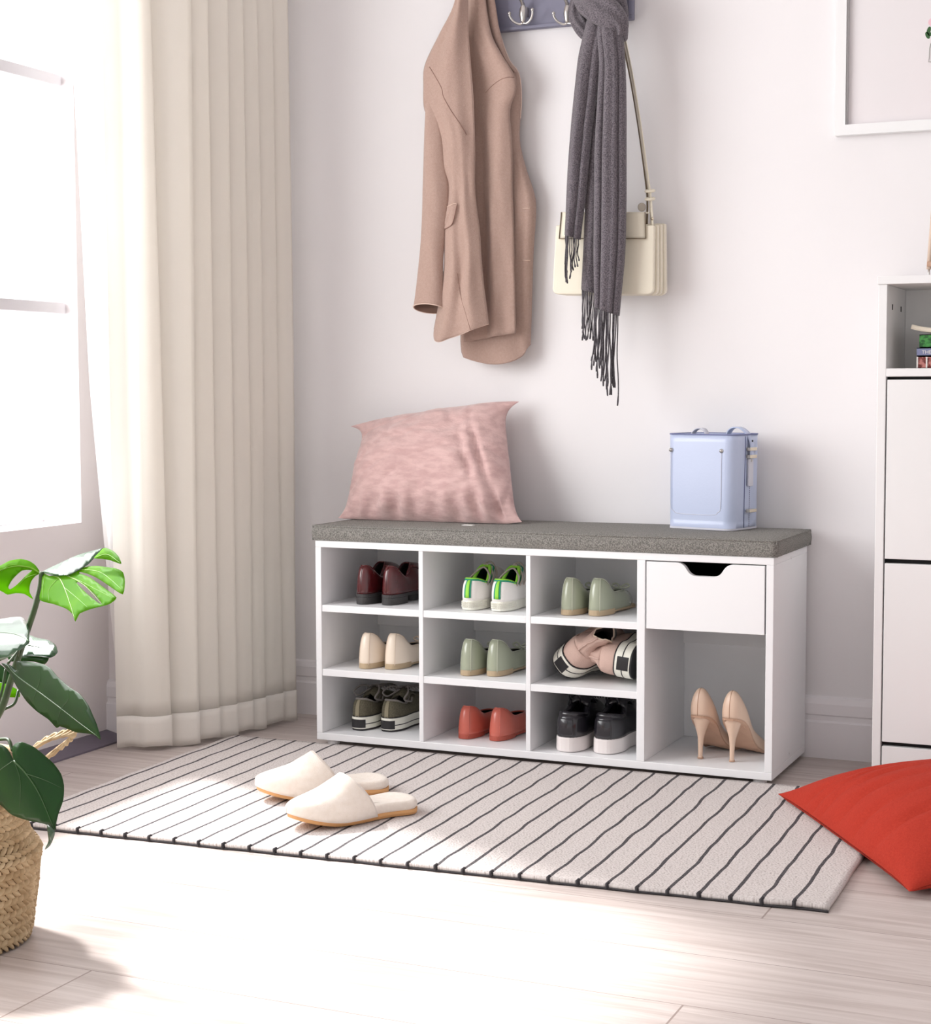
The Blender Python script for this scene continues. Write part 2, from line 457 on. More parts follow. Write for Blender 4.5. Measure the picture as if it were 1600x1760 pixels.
# ------------------------------------------------------------------ shoe bench
BW, BYF, BYB = 1.04, -0.32, -0.022
ZB, ZT0, ZT1 = 0.012, 0.4476, 0.463
SHELVES = [(0.1575, 0.173), (0.3025, 0.318)]
ZI = 0.028
def bench():
    t = thing('shoe_bench', 'long white shoe storage bench with ten open cubbies and one drawer', 'bench', (BW/2, -.17, 0))
    def pn(name, *b, m=M_WHITE, bevel=.0012): return MB().box(*b).build(name, m, t, world=True, smooth=False, bevel=bevel)
    pn('side_panel', 0, .0145, BYF, BYB, ZI, ZT0); pn('side_panel', BW-.0155, BW, BYF, BYB, ZI, ZT0)
    pn('top_panel', 0, BW, BYF, BYB, ZT0, ZT1); pn('bottom_panel', 0, BW, BYF, BYB, ZB, ZI)
    pn('divider', .2555, .266, BYF+.001, BYB-.01, ZI, ZT0); pn('divider', .5075, .518, BYF+.001, BYB-.01, ZI, ZT0)
    pn('divider', .7545, .772, BYF, BYB-.01, ZI, ZT0)
    for z0, z1 in SHELVES:
        pn('shelf', .0145, .2555, BYF+.002, BYB-.01, z0, z1); pn('shelf', .266, .5075, BYF+.002, BYB-.01, z0, z1); pn('shelf', .518, .7545, BYF+.002, BYB-.01, z0, z1)
    pn('back_panel', .012, BW-.012, BYB-.010, BYB-.004, ZI, .245)
    pn('back_rail', .0145, BW-.0155, BYB-.020, BYB-.009, .238, ZT0)
    # drawer: front with a scooped grip, box behind
    x0, x1, z0, z1 = .775, 1.0215, .3065, .4455
    xc = (x0+x1)/2
    def fil(poly, r, n=5):
        out = []; k = len(poly)
        for i in range(k):
            p = Vector(poly[i]); a = Vector(poly[i-1]); b = Vector(poly[(i+1) % k])
            da = (a-p); db = (b-p); rr = min(r, da.length*.45, db.length*.45)
            if i in CUT:
                q0 = p+da.normalized()*rr; q1 = p+db.normalized()*rr
                for j in range(n+1):
                    s = j/n; out.append(tuple(q0.lerp(p, s).lerp(p.lerp(q1, s), s)))
            else: out.append(tuple(p))
        return out
    poly = [(x0, z0), (x1, z0), (x1, z1), (xc+.046, z1), (xc+.030, z1-.0265), (xc-.030, z1-.0265), (xc-.046, z1), (x0, z1)]
    CUT = (3, 4, 5, 6)
    MBd = MB().prism(fil(poly, .014), 1, BYF-.0005, BYF+.0145)
    d = MBd.build('drawer', M_WHITE, t, world=True, smooth=False, bevel=.0008)
    b = MB(); b.box(x0+.006, x1-.006, BYF+.0145, BYF+.018, z0+.01, z1-.03); b.box(x0+.006, x0+.014, BYF+.0145, -.06, z0+.01, z1-.02)
    b.box(x1-.014, x1-.006, BYF+.0145, -.06, z0+.01, z1-.02); b.box(x0+.006, x1-.006, -.068, -.06, z0+.01, z1-.02); b.box(x0+.006, x1-.006, BYF+.0145, -.06, z0+.004, z0+.01)
    o = b.build('drawer_box', M_DARKGAP, d, smooth=False); o.matrix_parent_inverse = Matrix.Identity(4)
    for x in (.03, 1.01):
        for y in (-.295, -.05):
            MB().lathe([(0, 0), (.013, 0), (.014, .003), (.014, ZB), (0, ZB)], 20, (x, y, 0)).build('foot', M_WHITE, t, world=True)
    for z in (.449, .040): MB().lathe([(0, 0), (.003, 0), (.003, .0006), (0, .0006)], 12).xf(Matrix.Translation((BW, -.17, z)) @ Matrix.Rotation(pi/2, 4, 'Y')).build('screw_cap', M_GREYF if False else M_CAB, t, world=True)
bench()

def seat_cushion():
    t = thing('seat_cushion', 'flat grey woven seat cushion covering the top of the white shoe bench', 'cushion', (.52, -.17, ZT1))
    x0, x1, y0, y1, z0, z1 = -.004, 1.046, -.322, -.018, ZT1+.0005, .4985
    rows = []
    NX, NY = 70, 22
    bm = MB()
    def top(s, v):
        x = x0+(x1-x0)*s; y = y0+(y1-y0)*v
        e = min(s*(x1-x0), (1-s)*(x1-x0), v*(y1-y0), (1-v)*(y1-y0))
        z = z1-.0035*math.exp(-e/.006) + .0012*nz(x*5, y*7) + .0012*min(1, e/.05)
        return Vector((x, y, z))
    g = [[top(i/NX, j/NY) for j in range(NY+1)] for i in range(NX+1)]
    bm.grid(g)
    ring = [g[i][0] for i in range(NX+1)] + [g[NX][j] for j in range(1, NY+1)] + [g[i][NY] for i in range(NX-1, -1, -1)] + [g[0][j] for j in range(NY-1, 0, -1)]
    cx, cy = (x0+x1)/2, (y0+y1)/2
    rws = []
    for k in range(7):
        w = k/6; bl_ = .0022*sin(pi*w)
        rws.append([Vector((p.x+(1 if p.x > cx else -1)*bl_*(abs(p.x-cx) > (x1-x0)/2-.001), p.y+(1 if p.y > cy else -1)*bl_*(abs(p.y-cy) > (y1-y0)/2-.001), p.z+(z0-p.z)*w)) for p in ring])
    bm.grid(rws, closed=True)
    n = len(bm.v); bm.v += [Vector((x0, y0, z0)), Vector((x1, y0, z0)), Vector((x1, y1, z0)), Vector((x0, y1, z0))]; bm.f.append((n, n+3, n+2, n+1))
    bm.build('cushion_cover', M_GREYF, t, world=True)
    e = MB()
    e.tube([(p.x, p.y, p.z+.0004) for p in ring], .0017, 6, closed=True)
    for x, y in ((x0, y0), (x1, y0), (x1, y1), (x0, y1)): e.tube([(x, y, z0), (x, y, z1-.004)], .0014, 6)
    e.build('piping', M_GREYF, t, world=True)
seat_cushion()

# ------------------------------------------------------------------ tall cabinet on the right with books, print and easel
def cabinet():
    X0, X1, Y0, Y1, ZT = 1.222, 1.86, -.235, -.016, 1.0185
    t = thing('shoe_cabinet', 'tall white cabinet with flip doors and an open top shelf at right edge', 'cabinet', ((X0+X1)/2, -.12, 0))
    def pn(name, *b, m=M_CAB, bevel=.0012, p=t): return MB().box(*b).build(name, m, p, world=True, smooth=False, bevel=bevel)
    pn('side_panel', X0, X0+.017, Y0, Y1, 0, ZT-.016); pn('side_panel', X1-.017, X1, Y0, Y1, 0, ZT-.016)
    pn('top_panel', X0-.002, X1+.002, Y0-.003, Y1, ZT-.016, ZT)
    pn('shelf', X0+.017, X1-.017, Y0, Y1-.006, .8215, .8375)
    pn('back_panel', X0+.017, X1-.017, Y1-.006, Y1, .03, ZT-.016)
    pn('inner_panel', X0+.017, X1-.017, Y0+.03, Y0+.036, .02, .8215, m=M_DARKGAP)
    for a, b in ((.4605, .8155), (.0925, .4515), (.012, .0835)):
        pn('door', X0+.0195, X1-.0195, Y0+.001, Y0+.017, a, b)
    pn('gap_shade', X0+.017, X1-.017, Y0+.018, Y0+.030, .012, .8215, m=M_DARKGAP)  # dark sheet added behind the doors, painting the shade of their gaps
    for y in (-.175, -.075): 
        MB().box(X0+.0169, X0+.0176, y-.004, y+.004, .955, .966).build('peg_hole', M_DARKGAP, t, world=True, smooth=False)
    return X0, X1, Y0, Y1, ZT
CX0, CX1, CY0, CY1, CZT = cabinet()

def book(name, label, x0, x1, y0, y1, z0, th, cover, spine_fn=None, rot=0.0, edge=None):
    t = thing(name, label, 'book', ((x0+x1)/2, (y0+y1)/2, z0), (0, 0, rot), 'books stacked in the cabinet')
    w, d = (x1-x0)/2, (y1-y0)/2
    pg = mat('pages', rgb(232, 222, 204), .9) if 'pages' not in bpy.data.materials else bpy.data.materials['pages']
    MB().box(-w+.003, w-.003, -d+.003, d-.003, .0015, th-.0015).build('pages', pg, t, smooth=False)
    c = MB(); c.box(-w, w, -d, d, 0, .0015); c.box(-w, w, -d, d, th-.0015, th); c.box(-w, w, -d, -d+.002, 0, th)
    c.build('cover', cover, t, smooth=False)
    return t
M_B1 = mat('book_red_pattern', rgb(112, 44, 40), .6, color2=rgb(196, 128, 120), noise_amt=2.5, noise_scale=70)
M_B2 = mat('book_blue', rgb(128, 134, 168), .5)
M_B3 = mat('book_green', rgb(70, 150, 70), .6, color2=rgb(28, 84, 36), noise_amt=2, noise_scale=90)
zb = .8378
b1 = book('book', 'thick book with dark red and white spine at the bottom of the stack', 1.293, 1.47, -.20, -.06, zb, .0235, M_B1)
for x in (-.088, -.070, -.052, -.034, -.016): MB().box(x-.0015, x+.0015, -.0712, -.0702, .001, .0225).build('spine_stripe', mat('book_white', rgb(230, 226, 222), .6), b1, smooth=False)
b2 = book('book', 'thin slate blue book in the middle of the stack', 1.292, 1.468, -.20, -.065, zb+.024, .0165, M_B2)
def text_part(s, size, loc, rot, m, parent, name='lettering'):
    cu = bpy.data.curves.new(name, 'FONT'); cu.body = s; cu.size = size; cu.extrude = .0002; cu.align_x = 'LEFT'
    o = bpy.data.objects.new('tmp', cu); COL.objects.link(o)
    dg = bpy.context.evaluated_depsgraph_get(); me = bpy.data.meshes.new_from_object(o.evaluated_get(dg)); bpy.data.objects.remove(o)
    me.materials.clear(); me.materials.append(m)
    q = bpy.data.objects.new(name, me); COL.objects.link(q); q.parent = parent; q.location = loc; q.rotation_euler = rot
    return q
text_part('THE', .010, (-.078, -.0681, .0045), (pi/2, 0, 0), bpy.data.materials['book_white'], b2)
b3 = book('book', 'thick green book lying on the slate blue book', 1.296, 1.472, -.195, -.06, zb+.041, .0255, M_B3)
def open_book():
    t = thing('open_book', 'cream open paperback lying face down on top of the green book', 'book', (1.385, -.125, zb+.067), (0, 0, 0), 'books stacked in the cabinet')
    rows = []
    for i in range(13):
        s = i/12; x = -.105+.21*s; z = .004+.010*abs(s-.5)*2*abs(s-.5)*2 + (.0015 if s < .05 else 0)
        rows.append([Vector((x, -.07, z)), Vector((x, .055, z))])
    MB().grid(rows).build('pages', bpy.data.materials['pages'], t, solid=.009, offset=0)
open_book()

def easel():
    t = thing('wooden_easel', 'slim pale wooden easel leg standing on the white cabinet by the wall', 'easel', (1.34, -.10, CZT))
    wd = mat('pale_wood', rgb(214, 190, 172), .6)
    wk = mat('wood_joint', rgb(182, 146, 124), .6)
    for x0, x1 in ((-.043, -.034), (.043, .034)):
        MB().tube([(x0, 0, 0), (x0*.9+x1*.1, 0, .022)], .0022, 8).build('peg', M_METAL, t)
        MB().tube([(x0*.93+x1*.07, 0, .020), (x1, 0, .16)], .0052, 8).build('leg', wd, t)
    MB().tube([(-.045, -.006, .030), (.045, -.006, .030)], .0055, 10).build('crossbar', wk, t)
    MB().tube([(0, .035, 0), (0, .0, .15)], .004, 8).build('rear_leg', wd, t)
easel()

def picture():
    t = thing('picture_frame', 'white framed botanical print hanging on the wall above the tall cabinet', 'picture', (1.38, -.015, 1.6))
    x0, x1, z0, z1, y0 = 1.088, 1.70, 1.3285, 2.15, -.024
    f = MB(); w = .0215
    f.box(x0, x0+w, y0, -.001, z0, z1); f.box(x1-w, x1, y0, -.001, z0, z1); f.box(x0+w, x1-w, y0, -.001, z0, z0+w); f.box(x0+w, x1-w, y0, -.001, z1-w, z1)
    f.build('frame', mat('frame_white', rgb(240, 240, 240), .35), t, world=True, smooth=False)
    MB().box(x0+w, x0+w+.004, y0+.003, -.004, z0+w, z1-w).build('inner_lip', mat('lip_grey', rgb(168, 166, 166), .5), t, world=True, smooth=False)
    pr = MB().box(x0+w, x1-w, -.012, -.006, z0+w, z1-w).build('print', mat('print_paper', rgb(228, 225, 226), .7, color2=rgb(232, 224, 226), noise_amt=.4, noise_scale=4), t, world=True, smooth=False)
    gl = mat('print_leaf', rgb(52, 92, 50), .7); gv = mat('print_vase', rgb(176, 176, 172), .7); gp = mat('print_petal', rgb(236, 196, 206), .7)
    lf = MB()
    random.seed(3)
    for k in range(15):
        cx = 1.278+random.random()*.12; cz = 1.515+random.random()*.05; a = random.random()*pi
        if k == 0: cx, cz, a = 1.276, 1.532, 1.3
        if k == 1: cx, cz, a = 1.282, 1.524, .1
        if k == 2: cx, cz, a = 1.2735, 1.522, 2
        pts = [(cx+.008*cos(b)*cos(a)-.004*sin(b)*sin(a), -.0125, cz+.008*cos(b)*sin(a)+.004*sin(b)*cos(a)) for b in [2*pi*j/10 for j in range(10)]]
        lf.add(pts, [tuple(range(10))])
    o = lf.build('printed_leaves', gl, pr, smooth=False); o.matrix_parent_inverse = Matrix.Translation((-1.38, .015, -1.6)) if False else pr.matrix_parent_inverse.inverted() @ pr.matrix_parent_inverse
    v = MB(); v.tube([(1.280, -.0127, 1.505), (1.278, -.0127, 1.495), (1.2775, -.0127, 1.475), (1.276, -.0127, 1.468), (1.31, -.0127, 1.466), (1.36, -.0127, 1.468), (1.36, -.0127, 1.505)], .0008, 5)
    v.build('printed_vase', gv, pr)
    p = MB()
    for cx, cz in ((1.288, 1.548), (1.31, 1.57), (1.34, 1.55), (1.30, 1.595)):
        p.add([(cx+.014*cos(b), -.0124, cz+.010*sin(b)) for b in [2*pi*j/14 for j in range(14)]], [tuple(range(14))])
    p.build('printed_flowers', gp, pr, smooth=False)
picture()

# ------------------------------------------------------------------ pillows
def pillow(name, label, corners, up, thick, mats, inset=.05, wr=None, n=46, group=None, ears=1.0, loc=None, kvf=.5, floor_z=None, asym=False):
    """corners: A,B,C,D around; up: which side is the front normal"""
    A, B, C, D = [Vector(c) for c in corners]
    c0 = (A+B+C+D)/4
    t = thing(name, label, 'cushion', loc or (c0.x, c0.y, min(p.z for p in (A, B, C, D))))
    nrm = (B-A).cross(D-A).normalized()
    if nrm.dot(Vector(up)) < 0: nrm = -nrm
    def base(s, v):
        # pull sides inwards between corners
        ks = inset*(1-abs(2*v-1)**(9 if asym else 5))*(.45+.9*v if asym else 1); kv = inset*kvf*(1-abs(2*s-1)**5)
        s2 = .5+(s-.5)*(1-2*ks); v2 = .5+(v-.5)*(1-2*kv)
        return (A.lerp(B, s2)).lerp(D.lerp(C, s2), v2)
    def hgt(s, v):
        a = max(0., 4*s*(1-s)); b = max(0., 4*v*(1-v))
        return ((1-abs(2*s-1)**2.8)**.6*(1-abs(2*v-1)**2.8)**.6)
    def P(s, v, side):
        h = thick*hgt(s, v)*side
        w = wr(s, v, side) if wr else 0
        e = min(1, hgt(s, v)*3)
        q = base(s, v)+nrm*(h+w*e)
        if floor_z is not None and q.z < floor_z: q.z = floor_z+(q.z-floor_z)*.02
        return q
    mb = MB()
    sp = lambda i: .5-.5*cos(pi*i/n)*(1) if True else i/n
    g = [[P(sp(i), sp(j), 1) for j in range(n+1)] for i in range(n+1)]
    gb = [[P(sp(i), sp(j), -1) for j in range(n+1)] for i in range(n+1)]
    mb.grid(g); mb.grid(gb)
    o = mb.build('pillow_cover', mats, t, world=True)
    m = o.modifiers.new('weld', 'WELD'); m.merge_threshold = .0006
    return t, g, P

def on_level(px, py, z):
    d = _f + R2*((px-800)/FPX) - U2*((py-880)/FPX)
    return CAM + d*((z-CAM.z)/d.z)
def pinkw(s, v, side):
    # s: left to right along the bottom, v: bottom to top
    w = .010*nz(s*3+1, v*3, 1)+.006*nz(s*8, v*7, 4)+.0022*nz(s*20, v*16, 4)-.004*max(0, 1-abs(nz(s*4+3, v*4, 9))*9)
    if side > 0:
        w += .015*math.exp(-((v-.09)/.10)**2)*(sin(s*52+2*nz(s*4, 0)))*(.3+.9*max(0, nz(s*5, 2)+.35))*(s > .12)*(s < .93)
        # diagonal pull folds on the right-hand side
        for c, wd, a in ((.78, .022, .010), (.865, .020, .016)):
            d = (s-c)+(v-.45)*.16
            w -= a*math.exp(-(d/wd)**2)*math.exp(-((v-.5)/.25)**2)
        d = (v-.72)+(s-.55)*.35; w -= .003*math.exp(-(d/.02)**2)*math.exp(-((s-.62)/.12)**2)
        d = (s-.36)-(v-.2)*-.5; w += .006*math.exp(-(d/.03)**2)*math.exp(-((v-.18)/.12)**2)
    return w
pt, pg, pP = pillow('throw_pillow', 'crumpled blush pink velvet throw pillow leaning on wall on the grey cushion',
    [from_photo(581, 890, -.170), from_photo(897, 897, -.165), from_photo(893, 690, -.055), from_photo(602, 733, -.070)], (0, -1, .4), .070, M_PINK, .070, pinkw, 80, kvf=-.42, floor_z=.5003, asym=True)
MB().box(.320, .345, -.232, -.215, .4990, .5003).build('care_tag', mat('tag_white', rgb(240, 240, 236), .8), pt, world=True, smooth=False)

def redw(s, v, side):
    w = .006*nz(s*3, v*3, 7)+.002*nz(s*14, v*5, 2)
    if side > 0:
        for c, wd, a in ((.20, .016, .007), (.265, .014, .013), (.33, .016, .012), (.44, .020, .010), (.57, .02, .008), (.72, .02, .008)):
            d = s-c-.12*v+.12*v*v
            w -= 1.5*a*math.exp(-(d/(wd*.75))**2)*math.exp(-((v-.12)/.26)**2)*(1+.5*nz(v*8, c*20))
    return w
rt, rg, rP = pillow('throw_pillow', 'red linen throw pillow lying on the floor over the right end of the striped rug',
    [(1.082, -.446, .018), (1.420, -.990, .016), (1.830, -.640, .06), (1.500, -.275, .05)], (0, 0, 1), .096, M_RED, .035, redw, 64, floor_z=.0125)

# ------------------------------------------------------------------ blue box bag on the bench
def blue_bag():
    t = thing('handbag', 'powder blue leather box handbag standing on the grey seat cushion', 'handbag', (.850, -.088, .5000), (0, 0, radians(-15)))
    W, D, H = .160, .124, .202
    def ring(w, d, z, r=.022, n=6, cx=0, cy=0):
        out = []
        for sx, sy, a0 in ((1, -1, -pi/2), (1, 1, 0), (-1, 1, pi/2), (-1, -1, pi)):
            for k in range(n+1):
                a = a0+(pi/2)*k/n; out.append(Vector((cx+sx*(w/2-r)+r*cos(a), cy+sy*(d/2-r)+r*sin(a), z)))
        return out
    body = MB(); rows = [ring(W, D, .004)]
    for k in range(13): s = k/12; rows.append(ring(W*(1+.035*s), D*(.99-.04*s), .004+(H-.004)*s))
    body.grid(rows, closed=True)
    body.build('body', M_BLUE, t, solid=.0025)
    MB().grid([ring(W*.99, D*.98, .012), ring(W*.5, D*.5, .012, .01), ring(W*.05, D*.05, .012, .001)], closed=True).build('inner_floor', M_BLUEIN, t)
    r0 = ring(W*1.006, D*1.006, 0); r1 = ring(W*1.006, D*1.006, .004)
    b = MB().grid([r0, r1], closed=True); n = len(r0)
    b.f.append(tuple(range(n))); b.f.append(tuple(range(n, 2*n))); b.build('base', M_BLUEE, t, smooth=False)
    # rolled rim
    MB().tube([p for p in ring(W*1.035, D*.95, H)], .0016, 6, closed=True).build('rim', M_BLUED, t)
    # front pocket outline stitched on the front face
    def fr(x, z): return Vector((x, -(D/2)*(.99-.04*z/H)-.0003, z))
    px = [fr(-W/2+.012, H-.032)]; pts = [(-.070, .165), (-.070, .055), (-.062, .038), (-.046, .032), (.032, .032), (.047, .038), (.054, .055), (.054, .165)]
    MB().tube([fr(x, z) for x, z in [tuple(p) for p in catmull([(a, b, 0) for a, b in pts], 60) for p in [(p[0], p[1])]]], .0006, 5).build('pocket_seam', M_BLUEE, t)
    for i, z in enumerate([.045+.0034*k for k in range(34)]): pass
    st = MB()
    for k in range(34):
        z = .047+.0035*k; st.tube([fr(.0556, z), fr(.0556, z+.0018)], .0004, 4)
    st.build('stitching', M_BLUED, t)
    for x in (-.070, .054):
        MB().lathe([(0, .0045), (.002, .0042), (.0042, .002), (.0048, 0)], 16).xf(Matrix.Translation(fr(x, .168)) @ Matrix.Rotation(pi/2, 4, 'X')).build('stud', M_METAL, t)
    # right side: strap, sliders, tab
    def sd(y, z, o=0): return Vector((W/2*(1+.035*z/H)+o, y, z))
    s = MB(); prof = [(-.000, H+.002, .003), (.004, H-.02, .006), (.004, H-.06, .0065), (.004, H-.095, .005), (.004, H-.098, .002)]
    def ribbon(mb, pts, half, ax):
        rows = [[Vector(p)-Vector(ax)*half, Vector(p)+Vector(ax)*half] for p in pts]; mb.grid(rows)
    for yc in (.008,):
        arc = [(.030, yc, H-.010), (.036, yc, H+.006), (.048, yc, H+.013), (.064, yc, H+.011), (.080, yc, H-.002), (.0885, yc, H-.022), (.0885, yc, H-.050)]
        ribbon(s, catmull(arc, 24), .0095, (0, 1, 0))
    s.build('strap', M_BLUE, t, solid=.0025)
    tb = MB().box(.0830, .0875, -.0015, .0175, .092, .150); tb.build('strap_tab', M_BLUEE, t, smooth=False, bevel=.001)
    for z in (.171, .155, .040):
        MB().box(.083, .0935, -.006, .0225, z-.0035, z+.0035).build('buckle_bar', M_GOLD, t, smooth=False, bevel=.001)
    for z in (.146, .188): MB().lathe([(0, .0016), (.002, .0012), (.0024, 0)], 12).xf(Matrix.Translation((.0895 if z > .16 else .0876, .008, z)) @ Matrix.Rotation(pi/2, 4, 'Y')).build('rivet', M_METAL if z < .16 else M_DARKGAP, t)
    MB().tube([sd(-.010, .004, .0006), sd(-.010, .10, .0006), sd(-.010, H-.004, .0006)], .0009, 5).build('side_seam', M_BLUED, t)
    st = MB()
    for k in range(22): z = .006+.0042*k; st.tube([sd(.012, z, .0006), sd(.012, z+.0022, .0006)], .0006, 4)
    st.build('side_stitching', mat('plum_stitch', rgb(92, 78, 120), .7), t)
    # short handle arching over the left half of the rim
    h = MB(); ribbon(h, catmull([(-.060, .01, H-.012), (-.052, .008, H+.004), (-.040, .006, H+.010), (-.026, .004, H+.008), (-.016, .002, H-.006)], 20), .006, (0.25, .97, 0))
    h.build('handle', M_BLUEE, t, solid=.0022)
blue_bag()

# ------------------------------------------------------------------ hook rack, coat, scarf, cream bag on the back wall
def rack():
    pr = from_photo(1086, 30, -.022); zb = from_photo(930, 47, -.022).z
    x1 = pr.x; x0 = .235; zt = zb+.105
    t = thing('hook_rack', 'slate grey wall-mounted coat rack board with nickel double hooks, above coat and scarf', 'coat rack', ((x0+x1)/2, -.01, zb))
    MB().box(x0, x1, -.016, -.001, zb, zt).build('board', M_RACK, t, world=True, smooth=False, bevel=.002)
    b = MB(); w = .008
    b.box(x0, x1, -.022, -.0165, zb, zb+w); b.box(x0, x1, -.022, -.0165, zt-w, zt); b.box(x1-w, x1, -.022, -.0165, zb+w, zt-w); b.box(x0, x0+w, -.022, -.0165, zb+w, zt-w)
    b.build('board_edge', M_RACK, t, world=True, smooth=False, bevel=.0015)
    for px in (828, 899, 975, 1044):
        c = from_photo(px, 38, -.036)
        h = MB()
        h.tube(catmull([(-.029, -.010, .019), (-.0285, -.008, .013), (-.022, -.004, .003), (-.010, 0, -.0035), (0, 0, -.002), (.010, -.002, -.0035), (.021, -.006, .004), (.0275, -.012, .014), (.028, -.014, .021)], 30), .0027, 10)
        for x, y, z in ((-.029, -.010, .020), (.028, -.014, .022)):
            h.lathe([(0, -.0042), (.003, -.003), (.0042, 0), (.003, .003), (0, .0042)], 12, (x, y, z))
        h.tube(catmull([(0, 0, .036), (0, -.008, .044), (0, -.026, .056), (0, -.036, .072)], 12), .004, 10)
        o = h.build('hook', M_METAL, t, world=True); 
        o.matrix_parent_inverse = o.matrix_parent_inverse @ Matrix.Translation(c)
        k = MB().lathe([(0, -.004), (.003, -.003), (.0062, .004), (.0082, .014), (.0085, .022), (.0072, .031), (.0042, .037), (.0045, .042), (0, .043)], 24)
        k.box(-.006, .006, .006, .019, .014, .034)
        o2 = k.build('hook_body', M_METAL, o); o2.matrix_parent_inverse = Matrix.Identity(4)
    return zb, zt
rack()

def patch(L, R, yb, prof, NV=70, NU=26, lift=0.0):
    """fabric panel between two traced edge curves: own distance yb from the room axis, relief from prof(u, v)"""
    def curve(pts):
        w = [from_photo(a, b, yb) for a, b in pts]
        return resample(catmull(w, 160), NV+1)
    l, r = curve(L), curve(R); rows = []
    for i in range(NV+1):
        v = i/NV; row = []
        for j in range(NU+1):
            u = j/NU; p = l[i].lerp(r[i], u); row.append(p+Vector((0, -prof(u, v), 0)))
        rows.append(row)
    return rows
def g_(x, c, w): return math.exp(-((x-c)/w)**2)

def coat():
    t = thing('coat', 'dusty pink wool coat with a flap pocket hanging from the hook rack', 'coat', from_photo(830, 610, -.06))
    P = lambda n, rows, m=M_COAT, th=.0025: MB().grid(rows).build(n, m, t, world=True, solid=th, offset=0)
    # a: rear front-facing panel with buttonholes, closest to the wall
    rows = patch([(800, -60), (806, 0), (815, 100), (822, 220), (824, 350), (815, 470), (797, 560), (796, 600), (800, 614)],
                 [(838, -60), (850, 0), (860, 55), (876, 103), (893, 128), (897, 172), (894, 240), (905, 290), (918, 330), (922, 362), (917, 440), (914, 540), (912, 592)], -.030,
                 lambda u, v: .006+.016*sin(pi*u)**.6+.005*sin(u*9+v*2)+.006*g_(u, .93, .05)*(v > .5))
    # rounded lower corner
    bot = [from_photo(x, y, -.030) for x, y in [(800, 614), (820, 621), (845, 626), (868, 626), (888, 621), (903, 611), (912, 592)]]
    bot = resample(catmull(bot, 80), len(rows[0]))
    last = rows[-1]
    for k in range(1, 9):
        w = k/8; rows.append([Vector((last[j].x*(1-w)+bot[j].x*w, last[j].y+.002*w, last[j].z*(1-w)+bot[j].z*w)) for j in range(len(last))])
    P('front_panel', rows)
    # b: middle panel, the far shoulder and sleeve head
    rb = patch([(796, -60), (794, 0), (784, 100), (786, 200), (790, 300), (796, 420), (798, 520), (799, 588)],
               [(832, -60), (838, 0), (848, 60), (868, 98), (888, 132), (891, 158), (880, 190), (883, 250), (884, 330), (887, 420), (889, 500), (891, 573)], -.056,
               lambda u, v: .001+.038*(max(0,u-.22)**1.0)*(1-.62*u**7) + .006*g_(u, .62, .10)*min(1, v*2) - .006*g_(u, .42, .09)*min(1, max(0, (v-.2)*4))+.003*sin(u*13+v*7)*min(1, v*2)+.004*g_(v, .255, .03)*(u > .3)+.003*nz(u*6, v*14, 8))
    P('far_side_panel', rb)
    # c: near back panel, standing well forward of the far side
    rc = patch([(792, -60), (789, 4), (762, 60), (737, 113), (734, 150), (735, 190), (750, 214), (761, 240), (763, 285), (772, 325), (768, 400), (767, 470), (755, 540), (750, 566)],
               [(802, -60), (807, 0), (808, 60), (813, 120), (818, 180), (820, 260), (822, 340), (829, 410), (834, 480), (843, 557)], -.094,
               lambda u, v: .003+.030*sin(pi*min(u*.86+.08, 1))**.65 + .007*g_(u, .74, .10)*min(1, v*1.6)-.005*g_(u, .48, .12)*min(1, max(0, (v-.45)*3))+.003*sin(u*11+v*5)+.005*nz(u*5, v*9, 3)*min(1, v*1.5), NU=34)
    n = len(rc[0])
    bot = [from_photo(x, y, -.096) for x, y in [(750, 566), (751, 577), (756, 586), (766, 588), (780, 582), (795, 577), (812, 571), (828, 564), (843, 557)]]
    bot = resample(catmull(bot, 80), n); last = rc[-1]
    for k in range(1, 6):
        w = k/5; rc.append([Vector((last[j].x*(1-w)+bot[j].x*w, last[j].y, last[j].z*(1-w)+bot[j].z*w)) for j in range(n)])
    P('near_back_panel', rc)
    # d: near sleeve, a flattened tube growing out of the shoulder
    L = [(738, 128), (733, 170), (731, 220), (729, 300), (726, 400), (719, 480), (713, 530)]
    R = [(744, 132), (754, 170), (758, 212), (764, 250), (767, 290), (773, 322), (769, 380), (763, 440), (763, 490), (765, 531)]
    N = 60
    l = resample(catmull([from_photo(a, b, -.108) for a, b in L], 160), N+1); r = resample(catmull([from_photo(a, b, -.108) for a, b in R], 160), N+1)
    rings = []
    for i in range(N+1):
        v = i/N; c = (l[i]+r[i])/2; h = (r[i]-l[i])/2; d = max(.003, h.length*.62)*min(1, .35+v*3)
        c = c+Vector((0, -.004*min(1, v*3), 0))
        ring = []
        for k in range(28):
            a = 2*pi*k/28; fo = 1+.10*sin(3*a+v*6)+.14*nz(cos(a)*1.5, v*8, 5)
            q = c+h*cos(a)+Vector((0, -sin(a)*d*fo, 0))
            q += Vector((0, 0, .010*sin(a) if i == N else (.006*sin(a) if i == N-1 else 0)))
            ring.append(q)
        rings.append(ring)
    MB().grid(rings, closed=True).build('sleeve', M_COAT, t, world=True, solid=.002, offset=-1, lining=mat('coat_lining', rgb(112, 84, 72), .7))
    # cuff edge, hem edges, seams as fine raised threads on the cloth
    e = MB(); e.tube(rings[-1], .0013, 6, closed=True)
    e.tube(rc[-1], .0012, 6); e.tube([r_[-1] for r_ in rc], .0010, 6)
    e.tube([r_[-1] for r_ in rows[:30]], .0018, 6)
    e.build('edge_stitching', M_COATE, t, world=True)
